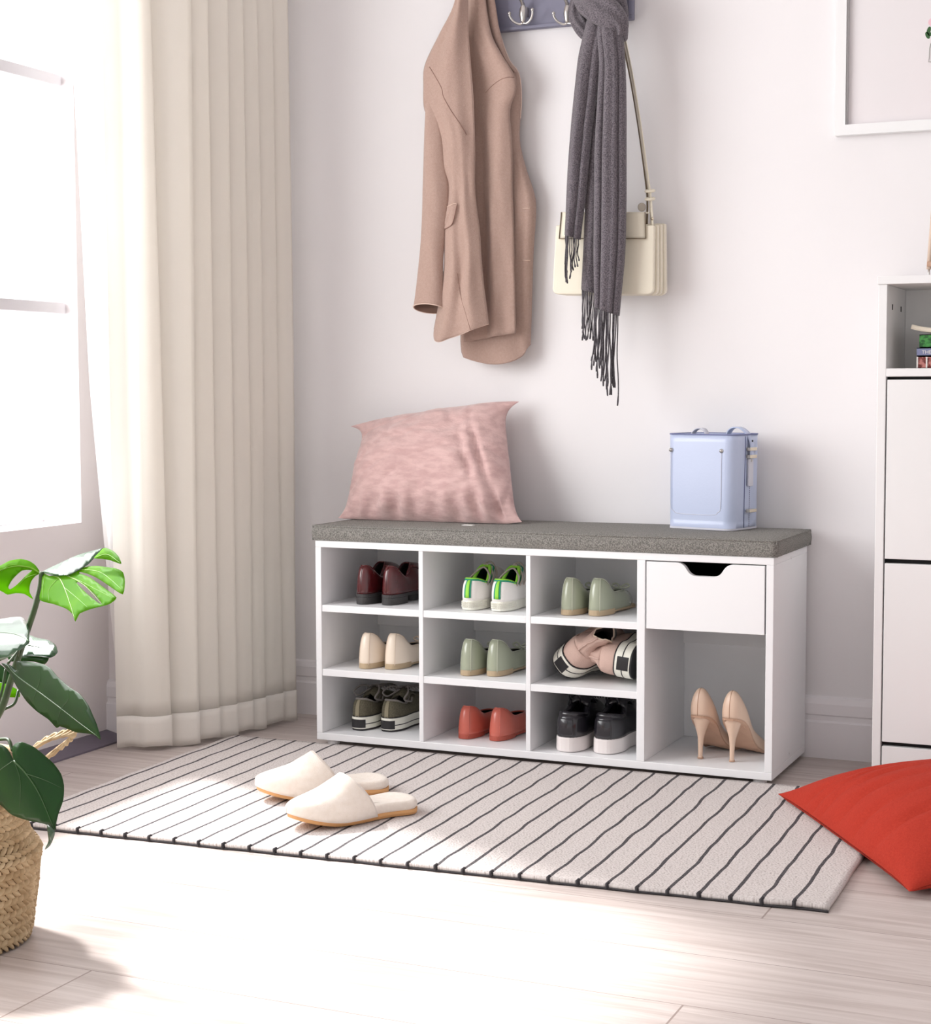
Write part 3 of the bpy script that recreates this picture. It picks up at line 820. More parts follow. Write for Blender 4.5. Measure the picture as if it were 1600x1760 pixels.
    def on(grid, u, v, off=.0016):
        i = v*(len(grid)-1); j = u*(len(grid[0])-1); a, b = int(min(i, len(grid)-2)), int(min(j, len(grid[0])-2)); fi, fj = i-a, j-b
        p = (grid[a][b].lerp(grid[a][b+1], fj)).lerp(grid[a+1][b].lerp(grid[a+1][b+1], fj), fi); return p+Vector((0, -off, 0))
    def to_px(p):
        d = p-CAM; z = d.dot(_f); return 800+FPX*d.dot(R2)/z, 880-FPX*d.dot(U2)/z
    def drape_line(grid, pts, off=.0016, n=26):
        tab = [(*to_px(p), p.y) for r_ in grid for p in r_]; out = []
        for q in catmull([(a, b, 0) for a, b in pts], n):
            best = sorted(tab, key=lambda e: (e[0]-q.x)**2+(e[1]-q.y)**2)[:4]
            w = [1/((e[0]-q.x)**2+(e[1]-q.y)**2+.5) for e in best]
            y = sum(e[2]*k for e, k in zip(best, w))/sum(w)
            out.append(from_photo(q.x, q.y, y-off))
        return out
    for gr, pts, r_ in ((rc, [(738, 115), (750, 135), (759, 152), (762, 166), (775, 190), (790, 212), (802, 232)], .0009), (rc, [(786, 470), (792, 510), (802, 545), (808, 566)], .0006),
                        (rb, [(834, 160), (846, 147), (860, 137), (872, 133), (884, 133)], .0007)):
        MB().tube(drape_line(gr, pts), r_, 5).build('seam', M_COATS, t, world=True)
    # collar edge running down behind the shoulder
    rl = patch([(828, -60), (836, 0), (846, 60), (864, 96), (884, 126)], [(838, -60), (851, 0), (860, 55), (873, 100), (890, 124)], -.046, lambda u, v: .004+.006*sin(pi*u), 30, 8)
    P('collar', rl)
    # flap pocket
    fl = [(766, 357), (775, 352), (785, 350), (784, 358), (781, 372), (777, 385), (770, 391), (761, 393), (764, 374)]
    pts = drape_line(rc, fl, .0035, 24)
    mb = MB(); n = len(pts); mb.add(pts+[p+Vector((0, .003, 0)) for p in pts], [tuple(range(n)), tuple(range(2*n-1, n-1, -1))]+[(i, n+i, n+(i+1) % n, (i+1) % n) for i in range(n)])
    po = mb.build('pocket_flap', M_COAT, t, world=True, smooth=False)
    MB().tube([p+Vector((0, -.0004, 0)) for p in pts[7:22]], .0011, 5).build('flap_shadow_line', M_COATS, t, world=True)  # darker line drawn as the shade along the flap's sides and lower edge
    MB().tube([p+Vector((0, -.0004, .0)) for p in pts[0:7]], .0009, 5).build('flap_top_stitch', M_COATE, t, world=True)
    for (a, b), (c, d) in (((898, 358), (911, 358)), ((898, 447), (911, 448))):
        o = MB().tube(drape_line(rows, [(a, b), (c, d)], .0018, 3), [.0005, .0010, .0016], 6)
        o.build('buttonhole', M_COATE, t, world=True)
coat()

def cream_bag():
    t = thing('handbag', 'cream leather shoulder bag with gusseted sides hanging on the wall behind the scarf', 'handbag', from_photo(1045, 510, -.06))
    def W(px, py, y): return from_photo(px, py, y)
    def panel(name, pts, y0, y1, m=M_CREAML, bev=.003):
        a = [W(x, y, y0) for x, y in pts]; n = len(a)
        mb = MB().add(a+[Vector((p.x, y1, p.z)) for p in a], [tuple(range(n)), tuple(range(2*n-1, n-1, -1))]+[(i, n+i, n+(i+1) % n, (i+1) % n) for i in range(n)])
        return mb.build(name, m, t, world=True, smooth=False, bevel=bev)
    def rnd(x0t, x1t, x0b, x1b, yt, yb, r=10):
        return [(x0t, yt), (x1t, yt), (x1b, yb-r), (x1b-1.5, yb-r*.45), (x1b-r*.5, yb-1.5), (x1b-r, yb), (x0b+r, yb+2-2), (x0b+r*.5, yb-1.5), (x0b+1.5, yb-r*.45), (x0b, yb-r)]
    panel('front_panel', rnd(955, 1124, 949, 1123, 387, 506), -.088, -.074)
    panel('gusset', rnd(960, 1131, 956, 1131, 386, 507), -.0725, -.060)
    panel('gusset', rnd(966, 1137, 962, 1137, 385, 508), -.0585, -.046)
    panel('back_panel', rnd(972, 1143, 968, 1144, 384, 508), -.0445, -.030)
    # edge paint lines between the layers
    # flap folding over the top of the front panel
    rows = []
    for k in range(15):
        s = k/14
        if s < .45:
            w = s/.45; y = -.052-.040*sin(w*pi/2); zoff = .0; pz = 362+3*w
        else:
            w = (s-.45)/.55; y = -.0915; pz = 366+(410-366)*w
        xl = 968-(s > .45)*4*((s-.45)/.55)-3; xr = 1108+2*s
        rows.append([from_photo(xl+(xr-xl)*j/10, pz, -.0915 if s >= .45 else -.0915) + Vector((0, y+.0915, 0)) for j in range(11)])
    MB().grid(rows).build('flap', M_CREAML, t, world=True, solid=.003, offset=1)
    e = MB(); e.tube([p+Vector((0, -.0025, -.0005)) for p in rows[-1]], .0011, 5)
    e.tube([r[-1]+Vector((0, -.001, 0)) for r in rows[6:]], .0011, 5); e.tube([r[0]+Vector((0, -.001, 0)) for r in rows[6:]], .0011, 5)
    e.build('flap_edge', M_CREAMD, t, world=True)
    # strap up to the rack and the loops near the bag
    sp = [W(1121, 388, -.080), W(1119, 360, -.078), W(1117, 335, -.076), W(1112, 300, -.074), W(1100, 215, -.070), W(1086, 130, -.066), W(1072, 60, -.060), W(1062, 5, -.050), W(1056, -25, -.042)]
    c = catmull(sp, 50); rws = []
    for i, p in enumerate(c):
        w = .0036; rws.append([p+Vector((-w, .003, 0)), p+Vector((w, -.003, 0))])
    MB().grid(rws).build('strap', M_CREAML, t, world=True, solid=.002, offset=0)
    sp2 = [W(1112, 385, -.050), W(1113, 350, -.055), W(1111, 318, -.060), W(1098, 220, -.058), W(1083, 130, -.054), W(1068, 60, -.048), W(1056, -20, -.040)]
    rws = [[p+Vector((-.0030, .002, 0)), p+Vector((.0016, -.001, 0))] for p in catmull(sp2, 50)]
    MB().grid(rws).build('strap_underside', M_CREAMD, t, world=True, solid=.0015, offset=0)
    sl = [W(1012, 372, -.060), W(1005, 345, -.056), W(1012, 300, -.05), W(1030, 100, -.045), W(1052, -20, -.040)]
    MB().grid([[p+Vector((-.003, 0, 0)), p+Vector((.003, 0, 0))] for p in catmull(sl, 40)]).build('strap_left', M_CREAML, t, world=True, solid=.002, offset=0)
    for y in (328, 342):
        c0 = W(1117, y, -.077); R_ = []
        for k in range(20):
            a = 2*pi*k/20; R_.append(c0+Vector((.0090*cos(a), .0065*sin(a), .0015*sin(a))))
        MB().tube(R_, .0034, 8, closed=True).build('keeper_loop', M_CREAML, t, world=True)
    MB().lathe([(0, .003), (.003, .002), (.0036, 0)], 14).xf(Matrix.Translation(W(1121, 376, -.0835)) @ Matrix.Rotation(pi/2, 4, 'X')).build('stud', M_GOLD, t, world=True)
    MB().lathe([(0, .0012), (.008, .001), (.0095, 0), (.008, -.001), (0, -.0012)], 20).xf(Matrix.Translation(W(1103, 356, -.06)) @ Matrix.Rotation(.6, 4, 'Z') @ Matrix.Rotation(pi/2, 4, 'X')).build('hang_tag', mat('tag_leather', rgb(190, 180, 168), .5), t, world=True)
cream_bag()

def scarf():
    t = thing('scarf', 'charcoal grey knotted wool scarf with long fringes hanging from the rack', 'scarf', from_photo(1030, 560, -.12))
    def tail(name, L, R, yb, bulge, folds, NV=70, NU=24):
        rows = patch(L, R, yb, lambda u, v: .002+bulge*sin(pi*u)**.55+sum(a*g_(u, c, w)*min(1, .25+v*2) for c, w, a in folds)+.0015*nz(u*4, v*8, 2), NV, NU)
        MB().grid(rows).build(name, M_SCARF, t, world=True, solid=.0045, offset=0)
        return rows
    r1 = tail('left_tail', [(1012, 30), (1004, 62), (996, 100), (990, 150), (985, 200), (980, 260), (977, 310), (975, 360), (973, 404)],
              [(1045, 30), (1040, 62), (1032, 110), (1026, 160), (1018, 220), (1012, 280), (1006, 340), (1001, 380), (997, 412)], -.118, .017, [(.35, .12, .005), (.66, .08, -.008)])
    r2 = tail('rear_tail', [(1018, 20), (1012, 70), (1010, 150), (1008, 240), (1008, 320), (1006, 400), (1003, 460), (1001, 498)],
              [(1052, 20), (1052, 70), (1048, 150), (1040, 260), (1034, 340), (1030, 420), (1028, 470), (1026, 505)], -.098, .010, [(.5, .2, .004)])
    r3 = tail('main_tail', [(1034, 30), (1028, 60), (1032, 110), (1028, 180), (1024, 260), (1023, 340), (1022, 430), (1023, 480), (1024, 527)],
              [(1062, 30), (1070, 60), (1074, 110), (1076, 180), (1076, 260), (1076, 350), (1074, 430), (1069, 490), (1064, 543)], -.122, .022, [(.14, .06, .005), (.30, .04, -.010), (.45, .10, .005), (.72, .03, .004), (.80, .035, -.011)])
    def fringe(base, n, ln, seed, slant=0.0, name='fringe'):
        random.seed(seed); mb = MB(); m = len(base)-1
        for i in range(n):
            j = (i+.5)/n*m; a = int(j); p = base[a].lerp(base[min(a+1, m)], j-a)
            L = ln(i/n)*(.85+.3*random.random()); pts = [p+Vector((0, 0, .006))]
            dx = (random.random()-.5)*.010+slant; ph = random.random()*6
            for k in range(1, 9):
                s = k/8
                pts.append(p+Vector((dx*s+.0028*sin(ph+s*7)*s, (random.random()-.5)*.003-.004*s, -L*s)))
            pts = catmull(pts, 18)
            rr = [.0013]*16+[.0021, .0016]
            mb.tube(pts, rr, 6)
        return mb.build(name, M_FRINGE, t, world=True)
    fringe(r1[-1], 13, lambda s: .075+.022*sin(s*5), 1)
    fringe(r2[-1], 12, lambda s: .095, 2)
    fringe(r3[-1], 22, lambda s: .10+.075*s, 5, -.002)
    fringe(r3[-1], 10, lambda s: .13+.05*s, 8, -.004)
    # wrapped knot: broad bands of cloth
    def band(name, pts, hw, th, n=46, m=18, tw=None):
        c = catmull([from_photo(a, b, y) for a, b, y in pts], n); mb = MB(); rows = []
        for i, p in enumerate(c):
            q0 = c[max(i-1, 0)]; q1 = c[min(i+1, n-1)]; tn = (q1-q0).normalized(); nr = Vector((0, -1, 0)); side = tn.cross(nr).normalized(); nr = side.cross(tn)
            s = i/(n-1); h = hw(s) if callable(hw) else hw; row = []
            for k in range(m*2):
                a = 2*pi*k/(2*m); ridge = 1+.20*sin(7*cos(a)+s*3+2*nz(s*3, cos(a)))*(sin(a) > 0)
                row.append(p+side*h*cos(a)+nr*th*sin(a)*ridge)
            rows.append(row)
        mb.grid(rows, closed=True); k = len(mb.v); mb.f.append(tuple(range(2*m))); mb.f.append(tuple(range(k-2*m, k)))
        return mb.build(name, M_SCARF, t, world=True)
    band('knot', [(1000, -12, -.105), (1012, 2, -.128), (1032, 16, -.142), (1052, 28, -.142), (1066, 46, -.130), (1066, 66, -.112)], lambda s: .016+.017*sin(pi*min(1, s*1.05+.12))**.8, .017)
    band('knot_loop', [(1006, -30, -.075), (994, -4, -.088), (990, 22, -.100), (998, 44, -.104), (1010, 60, -.104), (1030, 68, -.104)], lambda s: .010+.008*sin(pi*s), .012)
    band('hanging_loop', [(1044, -50, -.066), (1050, -20, -.085), (1056, 8, -.098), (1058, 34, -.104), (1052, 60, -.102)], lambda s: .026+.004*s, .012)
    band('hanging_loop', [(1030, -50, -.060), (1022, -14, -.090), (1026, 20, -.105), (1034, 50, -.104)], .017, .012)
scarf()

# ------------------------------------------------------------------ shoes
class Shoe:
    def __init__(s, L, W, z0, heel, side, vamp, o0=.012, o1=.45, ow=.8, n=40, m=10, kh=.84, kw=.80, kt=.80, pw=.70, lift=None, bul=.0, ez=1.0):
        s.__dict__.update(locals())
    def k(s, t):
        pts = [(0, s.kh), (.15, s.kh*1.0), (.4, s.kw), (.7, 1.0), (.88, s.kt*1.05), (1, s.kt)]
        for (a, x), (b, y) in zip(pts, pts[1:]):
            if t <= b:
                w = (t-a)/(b-a); w = w*w*(3-2*w); return x+(y-x)*w
        return s.kt
    def out(s, a, sc=1.0, dz=0):
        t = (1-cos(a))/2; sg = 1 if sin(a) >= 0 else -1
        x = sg*s.W/2*s.k(t)*abs(sin(a))**s.pw*sc; y = s.L*t
        y = s.L/2+(y-s.L/2)*(1+(sc-1)*s.W/s.L)
        z = s.z0+dz+(s.lift(y) if s.lift else 0)
        return Vector((x, y, z))
    def opn(s, a):
        t = (1-cos(a))/2; sg = 1 if sin(a) >= 0 else -1
        y = s.o0+(s.o1*s.L-s.o0)*t
        x = sg*s.W/2*s.ow*abs(sin(a))**.80*(s.k(y/s.L))
        if t < .5: w = t/.5; w = w*w*(3-2*w); z = s.heel+(s.side-s.heel)*w
        else: w = (t-.5)/.5; w = w*w*(3-2*w); z = s.side+(s.vamp-s.side)*w
        z += s.lift(y) if s.lift else 0
        return Vector((x, y, z))
    def S(s, a, v, off=0.0):
        P, Q = s.out(a), s.opn(a)
        e = 1-cos(v*pi/2); h = sin(v*pi/2)**s.ez
        bl = s.bul*sin(pi*v)
        p = Vector((P.x+(Q.x-P.x)*e, P.y+(Q.y-P.y)*e, P.z+(Q.z-P.z)*h))
        c = Vector((0, s.L*.35, 0)); d = Vector((p.x, (p.y-s.L*.5)*.25, 0))
        if d.length > 1e-5: p += d.normalized()*(bl+off)
        return p
    def grid(s, v0=0, v1=1, a0=0, a1=2*pi, n=None, m=None, off=0.0):
        n = n or s.n; m = m or s.m; cl = abs(a1-a0-2*pi) < 1e-6
        rows = [[s.S(a0+(a1-a0)*j/n, v0+(v1-v0)*i/m, off) for j in range(n if cl else n+1)] for i in range(m+1)]
        return MB().grid(rows, closed=cl)
    def sole(s, za, zb, sc=1.03, sc2=None, n=48):
        sc2 = sc2 or sc
        def r(z, k):
            return [Vector((p.x, p.y, z+(s.lift(p.y) if s.lift else 0))) for p in [s.out(2*pi*j/n, k) for j in range(n)]]
        mb = MB().grid([r(za, sc), r(zb, sc2)], closed=True)
        mb.f.append(tuple(range(n-1, -1, -1))); mb.f.append(tuple(range(n, 2*n)))
        return mb
    def heelblock(s, za, zb, yl, sc=1.02, n=24):
        def r(z, k):
            o = [s.out(a, k) for a in [(-1+2*j/n)*math.acos(1-2*yl/s.L) for j in range(n+1)]]
            return [Vector((p.x, p.y, z)) for p in o]
        mb = MB().grid([r(za, sc), r(zb, sc)], closed=True); k = n+1
        mb.f.append(tuple(range(k-1, -1, -1))); mb.f.append(tuple(range(k, 2*k)))
        return mb
    def binding(s, r=.0016, v=1.0, off=0.0): return MB().tube([s.S(2*pi*j/48, v, off) for j in range(48)], r, 7, closed=True)
    def seam(s, a, r=.0007, v0=0.02, v1=.99): return MB().tube([s.S(a, v0+(v1-v0)*i/12, .0003) for i in range(13)], r, 5)
    def insole(s, z): return s.sole(z, z+.002, .93)

M_LIN = mat('shoe_lining_dark', rgb(52, 44, 42), .9)
M_OX = mat('oxblood_patent', rgb(92, 26, 28), .22, coat=.7, color2=rgb(66, 18, 22), noise_amt=.5, noise_scale=18)
M_BLKRUB = mat('black_rubber', rgb(58, 56, 56), .55, bump=.3, bump_scale=300)
M_BLKS = mat('black_shoe_leather', rgb(36, 34, 40), .25, coat=.5)
M_SAGE = mat('sage_patent', rgb(166, 172, 150), .20, coat=.6)
M_SAGEP = mat('sage_piping', rgb(190, 194, 174), .3)
M_CREAM = mat('cream_shoe_leather', rgb(242, 226, 208), .32, coat=.25)
M_CREAMP = mat('cream_piping', rgb(222, 202, 182), .4)
M_TAN = mat('tan_rubber', rgb(186, 164, 134), .6)
M_CORAL = mat('coral_leather', rgb(206, 106, 90), .30, coat=.3)
M_CORALD = mat('coral_sole', rgb(178, 84, 68), .5)
M_OLIVE = mat('olive_canvas', rgb(104, 98, 80), .9, color2=rgb(84, 80, 66), noise_amt=1, noise_scale=400, bump=.5, bump_scale=600)
M_OLIVEL = mat('olive_tape', rgb(140, 132, 110), .9, bump=.4, bump_scale=500)
M_LACE = mat('grey_lace', rgb(130, 124, 120), .9)
M_WRUB = mat('white_rubber', rgb(240, 238, 226), .5)
M_BLKL = mat('black_line', rgb(34, 32, 34), .5)
M_PNKC = mat('pink_canvas', rgb(206, 176, 164), .9, bump=.4, bump_scale=500)
M_WCAN = mat('white_canvas', rgb(240, 236, 232), .7, bump=.3, bump_scale=500)
M_TEAL = mat('teal_trim', rgb(32, 142, 108), .6)
M_LIME = mat('lime_trim', rgb(146, 214, 66), .6)
M_BEIGE = mat('beige_trim', rgb(176, 164, 154), .8)
M_NUDE = mat('nude_leather', rgb(222, 192, 170), .38, coat=.15)
M_NUDED = mat('nude_seam', rgb(196, 158, 134), .5)
M_BLKWS = mat('white_chunky_sole', rgb(232, 224, 222), .6)

def shoe_root(name, label, cat, group): return thing(name, label, cat, (0, 0, 0), (0, 0, 0), group)

def loafer(label, group):
    t = shoe_root('loafer', label, 'shoe', group)
    s = Shoe(.214, .058, .022, .086, .058, .086, o0=.016, o1=.50, ow=.62, kh=.94)
    s.grid().build('upper', M_OX, t, solid=.0025, lining=M_LIN)
    s.sole(.016, .023, 1.05).build('sole', M_BLKRUB, t, smooth=False, bevel=.001)
    s.heelblock(0, .016, .062, 1.04).build('heel', M_BLKRUB, t, smooth=False, bevel=.001)
    s.heelblock(.0, .0158, .001, .9) if False else None
    s.sole(.0, .0165, .9).xf(Matrix.Translation((0, .10, 0)) @ Matrix.Scale(.6, 4, (0, 1, 0))).build('forefoot_sole', M_BLKRUB, t, smooth=False)
    s.insole(.026).build('insole', M_LIN, t, smooth=False)
    s.binding(.0018).build('collar_binding', M_OX, t)
    s.seam(0.0).build('heel_seam', M_OX, t)
    s.grid(.45, .98, pi*.72, pi*1.28, 16, 6, .0022).build('saddle_strap', M_OX, t, solid=.002)
    return t
def flat(label, group, M, MP, MS, h=.078, hs=.012, name='ballet_flat', heel=True):
    t = shoe_root(name, label, 'shoe', group)
    s = Shoe(.204, .0565, hs*.55, h, .044, .042, o0=.018, o1=.72, ow=.64, kh=1.0, kw=.86, ez=.95)
    s.grid().build('upper', M, t, solid=.002, lining=M_LIN)
    s.sole(hs*.25, hs*.62, 1.02).build('sole', MS, t, smooth=False, bevel=.0008)
    if heel: s.heelblock(0, hs, .060, 1.015).build('heel', MS, t, smooth=False, bevel=.0008)
    s.sole(0, hs*.3, .9).xf(Matrix.Translation((0, .10, 0)) @ Matrix.Scale(.58, 4, (0, 1, 0))).build('forefoot_sole', MS, t, smooth=False)
    s.insole(hs+.001).build('insole', M_LIN, t, smooth=False)
    s.binding(.0014).build('topline_binding', MP, t)
    for a in (.30, -.30): s.seam(a, .0009).build('side_seam', MP, t)
    if M is M_CORAL: return t
    bow = MB()
    c = s.S(pi, .94, 0)+Vector((0, 0, .004))
    for sg in (1, -1): bow.tube(catmull([c, c+Vector((sg*.012, .006, .007)), c+Vector((sg*.020, .002, .003)), c+Vector((sg*.010, -.003, -.001)), c], 18), .0022, 6)
    bow.build('bow', MP, t)
    return t
def sneaker_white(label, group):
    t = shoe_root('sneaker', label, 'shoe', group)
    s = Shoe(.216, .0610, .020, .066, .056, .088, o0=.016, o1=.46, ow=.68, kh=1.0, bul=.002)
    s.grid().build('upper', M_WCAN, t, solid=.003, lining=mat('green_lining', rgb(20, 70, 48), .9))
    s.sole(0, .022, 1.05, 1.03).build('sole', M_WRUB, t, smooth=False, bevel=.003)
    tx = MB()
    for k in range(30):
        a = -0.9+1.8*k/29
        p = s.out(a, 1.055); q = s.out(a+.03, 1.05)
        for r in range(3):
            z = .006+r*.0045; tx.tube([(p.x, p.y-.0006, z), (q.x, q.y-.0006, z+.0035)], .0008, 4)
    tx.build('sole_texture', M_WRUB, t)
    s.insole(.024).build('insole', M_LIN, t, smooth=False)
    s.grid(.10, .96, -.14, .14, 8, 8, .0012).build('heel_stripe', M_TEAL, t, solid=.001)
    s.grid(.10, .96, -.05, .05, 4, 8, .0024).build('heel_stripe_inner', M_LIME, t, solid=.001)
    s.binding(.0042, .99).build('collar', M_LIME, t)
    s.binding(.0022, .90, .0012).build('collar_edge', M_TEAL, t)
    tg = MB()
    for r, z, y in ((.025, .030, .085), (.027, .036, .100), (.028, .040, .118)):
        tg.tube(catmull([(-r*.98, y-.035, .052), (-r*.85, y-.015, .052+z*.55), (0, y, .056+z), (r*.85, y-.015, .052+z*.55), (r*.98, y-.035, .052)], 26), .0022, 6)
    tg.build('elastic_bands', M_BEIGE, t)
    return t
def laces(s, n, r, z1, y0, y1, w, spread=.0, up=.0):
    mb = MB()
    for i in range(n):
        f = i/(n-1); y = y0+(y1-y0)*f; z = z1+(up)*(1-f)
        mb.tube(catmull([(-w, y, z-.004), (-w*.4, y+.003, z+.004), (w*.4, y+.008, z+.004), (w, y+.010, z-.004)], 12), r, 6)
    return mb
def low_sneaker(label, group):
    t = shoe_root('sneaker', label, 'shoe', group)
    s = Shoe(.198, .0635, .030, .069, .056, .074, o0=.014, o1=.48, ow=.64, kh=.98, bul=.001)
    s.grid().build('upper', M_OLIVE, t, solid=.0025, lining=M_LIN)
    s.sole(.003, .031, 1.06, 1.05).build('midsole', M_WRUB, t, smooth=False, bevel=.002)
    s.sole(0, .004, 1.04).build('outsole', M_BLKL, t, smooth=False)
    s.sole(.0135, .0155, 1.066, 1.066).build('midsole_line', M_BLKL, t, smooth=False)
    s.sole(.0305, .0325, 1.052, 1.045).build('upper_line', M_BLKL, t, smooth=False)
    def lab(a, w, z0, z1, sc): 
        rows = [[Vector((p.x, p.y, z)) for p in [s.out(-w+2*w*j/10, sc) for j in range(11)]] for z in (z0, z1)]
        return MB().grid(rows)
    lab(0, .42, .006, .025, 1.078).build('heel_label', M_BLKL, t, smooth=False, solid=.001)
    s.insole(.033).build('insole', M_LIN, t, smooth=False)
    s.grid(0.02, 1, -.07, .07, 6, 10, .0012).build('heel_tape', M_OLIVEL, t, solid=.0012)
    s.binding(.0034, .99).build('collar', M_LACE, t)
    MB().grid([[Vector((-.020+.04*j/6, .060+.07*i/8, .058+.030*sin(pi*(i+2)/10)-.004*abs(j-3))) for j in range(7)] for i in range(9)]).build('tongue', M_OLIVE, t, solid=.003)
    l = laces(s, 5, .0022, .077, .085, .150, .022, up=.008)
    random.seed(4)
    l.tube(catmull([(-.005, .085, .087), (-.022, .060, .092), (-.028, .035, .082), (-.018, .040, .073), (-.003, .070, .085)], 24), .0021, 6)
    l.tube(catmull([(.005, .085, .087), (.020, .065, .094), (.029, .050, .084), (.026, .036, .070), (.031, .060, .062), (.026, .075, .068)], 30), .0021, 6)
    l.build('laces', M_LACE, t)
    return t
def black_sneaker(label, group):
    t = shoe_root('sneaker', label, 'shoe', group)
    s = Shoe(.218, .0755, .030, .079, .072, .098, o0=.012, o1=.48, ow=.68, kh=1.0, bul=.003)
    s.grid().build('upper', M_BLKS, t, solid=.003, lining=M_LIN)
    s.sole(0, .032, 1.07, 1.05).build('sole', M_BLKWS, t, smooth=False, bevel=.004)
    s.insole(.034).build('insole', M_LIN, t, smooth=False)
    s.binding(.0065, .985, -.001).build('padded_collar', M_BLKS, t)
    s.grid(.06, .66, -.30, .30, 12, 8, .0012).build('heel_counter', M_BLKS, t, solid=.0012)
    MB().grid([[Vector((-.024+.048*j/6, .075+.07*i/8, .080+.034*sin(pi*(i+2)/10)-.004*abs(j-3))) for j in range(7)] for i in range(9)]).build('tongue', M_BLKS, t, solid=.005)
    MB().tube(catmull([(-.010, .064, .094), (-.012, .052, .112), (0, .048, .118), (.012, .052, .112), (.010, .064, .094)], 20), .0022, 6).build('pull_loop', M_BLKS, t)
    laces(s, 5, .0026, .096, .095, .160, .024, up=.01).build('laces', M_BLKS, t)
    return t
def hightop(label, group):
    """drawn upright; the pair lies on its side in the cubby"""
    t = shoe_root('high_top_sneaker', label, 'shoe', group)
    s = Shoe(.206, .090, .036, .072, .068, .088, o0=.008, o1=.50, ow=.80, kh=.94, bul=.001)
    s.grid().build('upper', M_PNKC, t, solid=.0025, lining=M_LIN)
    s.sole(.003, .037, 1.06, 1.05).build('midsole', M_WRUB, t, smooth=False, bevel=.002)
    s.sole(0, .004, 1.04).build('outsole', M_BLKL, t, smooth=False)
    s.sole(.0190, .0212, 1.066, 1.066).build('midsole_line', M_BLKL, t, smooth=False)
    s.sole(.0365, .0390, 1.054, 1.046).build('upper_line', M_BLKL, t, smooth=False)
    rows = [[Vector((p.x, p.y, z)) for p in [s.out(-.20+.40*j/10, 1.075) for j in range(11)]] for z in (.006, .031)]
    MB().grid(rows).build('heel_label', M_BLKL, t, smooth=False, solid=.001)
    # soft ankle shaft, pinched above the heel and folded inwards
    sh = []
    for i in range(9):
        f = i/8; row = []
        for j in range(36):
            a = 2*pi*j/36; p = s.opn(a)
            w = 1-.42*sin(pi*min(1, f*1.25))*.8 + (.06 if f > .9 else 0)
            c = Vector((0, .052+.004*f, 0))
            q = Vector((c.x+(p.x-c.x)*w, c.y+(p.y-c.y)*(1-.36*f), p.z+(.120-p.z+.010*sin(a*2))*f))
            q.x = q.x*(1-.42*f)+.004*nz(f*5, j*.4, 2)+.006*f*f
            row.append(q)
        sh.append(row)
    MB().grid(sh, closed=True).build('ankle_shaft', M_PNKC, t, solid=.0025, lining=M_LIN)
    MB().tube([p[0]+Vector((0, -.001, 0)) for p in sh], .0025, 6).build('heel_tape', M_PNKC, t)
    MB().tube(sh[-1], .0016, 6, closed=True).build('shaft_edge', M_CREAMP, t)
    lc = MB()
    for i in range(4):
        lc.tube(catmull([(-.016, .100+.008*i, .100-.007*i), (0, .112+.008*i, .106-.007*i), (.016, .100+.008*i, .100-.007*i)], 10), .002, 6)
    lc.build('laces', M_LACE, t)
    return t
def stiletto(label, group):
    t = shoe_root('high_heel', label, 'shoe', group)
    HH, LL = .088, .190
    def lift(y):
        u = min(max(y/.128, 0), 1); return HH*(1-u*u*(3-2*u))
    s = Shoe(LL, .070, .004, .066, .030, .028, o0=.020, o1=.70, ow=.44, kh=.93, kw=.72, kt=.42, pw=.72, lift=lift, bul=.003, ez=1.15)
    s.grid(n=52, m=12).build('upper', M_NUDE, t, solid=.0018, lining=mat('nude_lining', rgb(206, 180, 160), .6))
    s.sole(0, .0042, 1.0, 1.02).build('sole', M_NUDED, t, smooth=False)
    s.insole(.006).build('insole', M_NUDE, t, smooth=False)
    s.seam(0.0, .0007).build('heel_seam', M_NUDED, t)
    hb = []
    prof = [(.091, .0240, .0245, .0225), (.083, .0205, .0238, .0195), (.074, .0155, .0225, .0170), (.062, .0115, .0205, .0130), (.048, .0072, .0190, .0085), (.030, .0054, .0175, .0062), (.008, .0048, .0165, .0054), (0, .0052, .0165, .0056)]
    prof = [(z, a, c, b) for z, a, c, b in prof]
    cs = catmull([(a, c, z) for z, a, c, b in prof], 26); bs = catmull([(b, 0, 0) for z, a, c, b in prof], 26)
    for q, b in zip(cs, bs): hb.append([Vector((q.x*cos(2*pi*j/20), q.y+b.x*.95*sin(2*pi*j/20), q.z)) for j in range(20)])
    mb = MB().grid(hb, closed=True); k = len(mb.v); mb.f.append(tuple(range(k-20, k))); mb.f.append(tuple(range(20)))
    mb.build('stiletto_heel', M_NUDE, t)
    MB().lathe([(0, -.0002), (.0060, 0), (.0062, .003), (.0056, .0035)], 16, (0, .0165, 0)).build('heel_tip', M_NUDED, t)
    return t

def place(o, x, y, z, rz=0.0, ry=0.0, rx=0.0):
    o.location = (x, y, z+.0008); o.rotation_mode = 'XYZ'; o.rotation_euler = (rx, ry, rz); return o
def pair(maker, args, g, la, lb, a, b, **kw):
    o = maker(la, g, *args); place(o, *a, **kw)
    q = dup(o, label=lb, group=g); place(q, *b, **kw)
    return o, q
R1, R2_, R3 = .318, .173, .028
def rest(o, z):
    mw = Matrix.Translation(o.location) @ o.rotation_euler.to_matrix().to_4x4()
    lo = min((mw @ v.co).z for c in o.children for v in c.data.vertices); o.location.z += z-lo+.003
pair(loafer, (), 'oxblood loafers', 'left glossy oxblood red loafer with black heel, top-left cubby', 'right glossy oxblood red loafer with black heel, touching the divider of top-left cubby', (0.0940, -.283, R1), (0.1540, -.275, R1), rz=-.02)
pair(sneaker_white, (), 'white sneakers with green trim', 'left white sneaker with green striped heel, top row of cubbies', 'right white sneaker with green striped heel, top row beside the divider', (0.3570, -.284, R1), (0.4250, -.280, R1), rz=-.02)
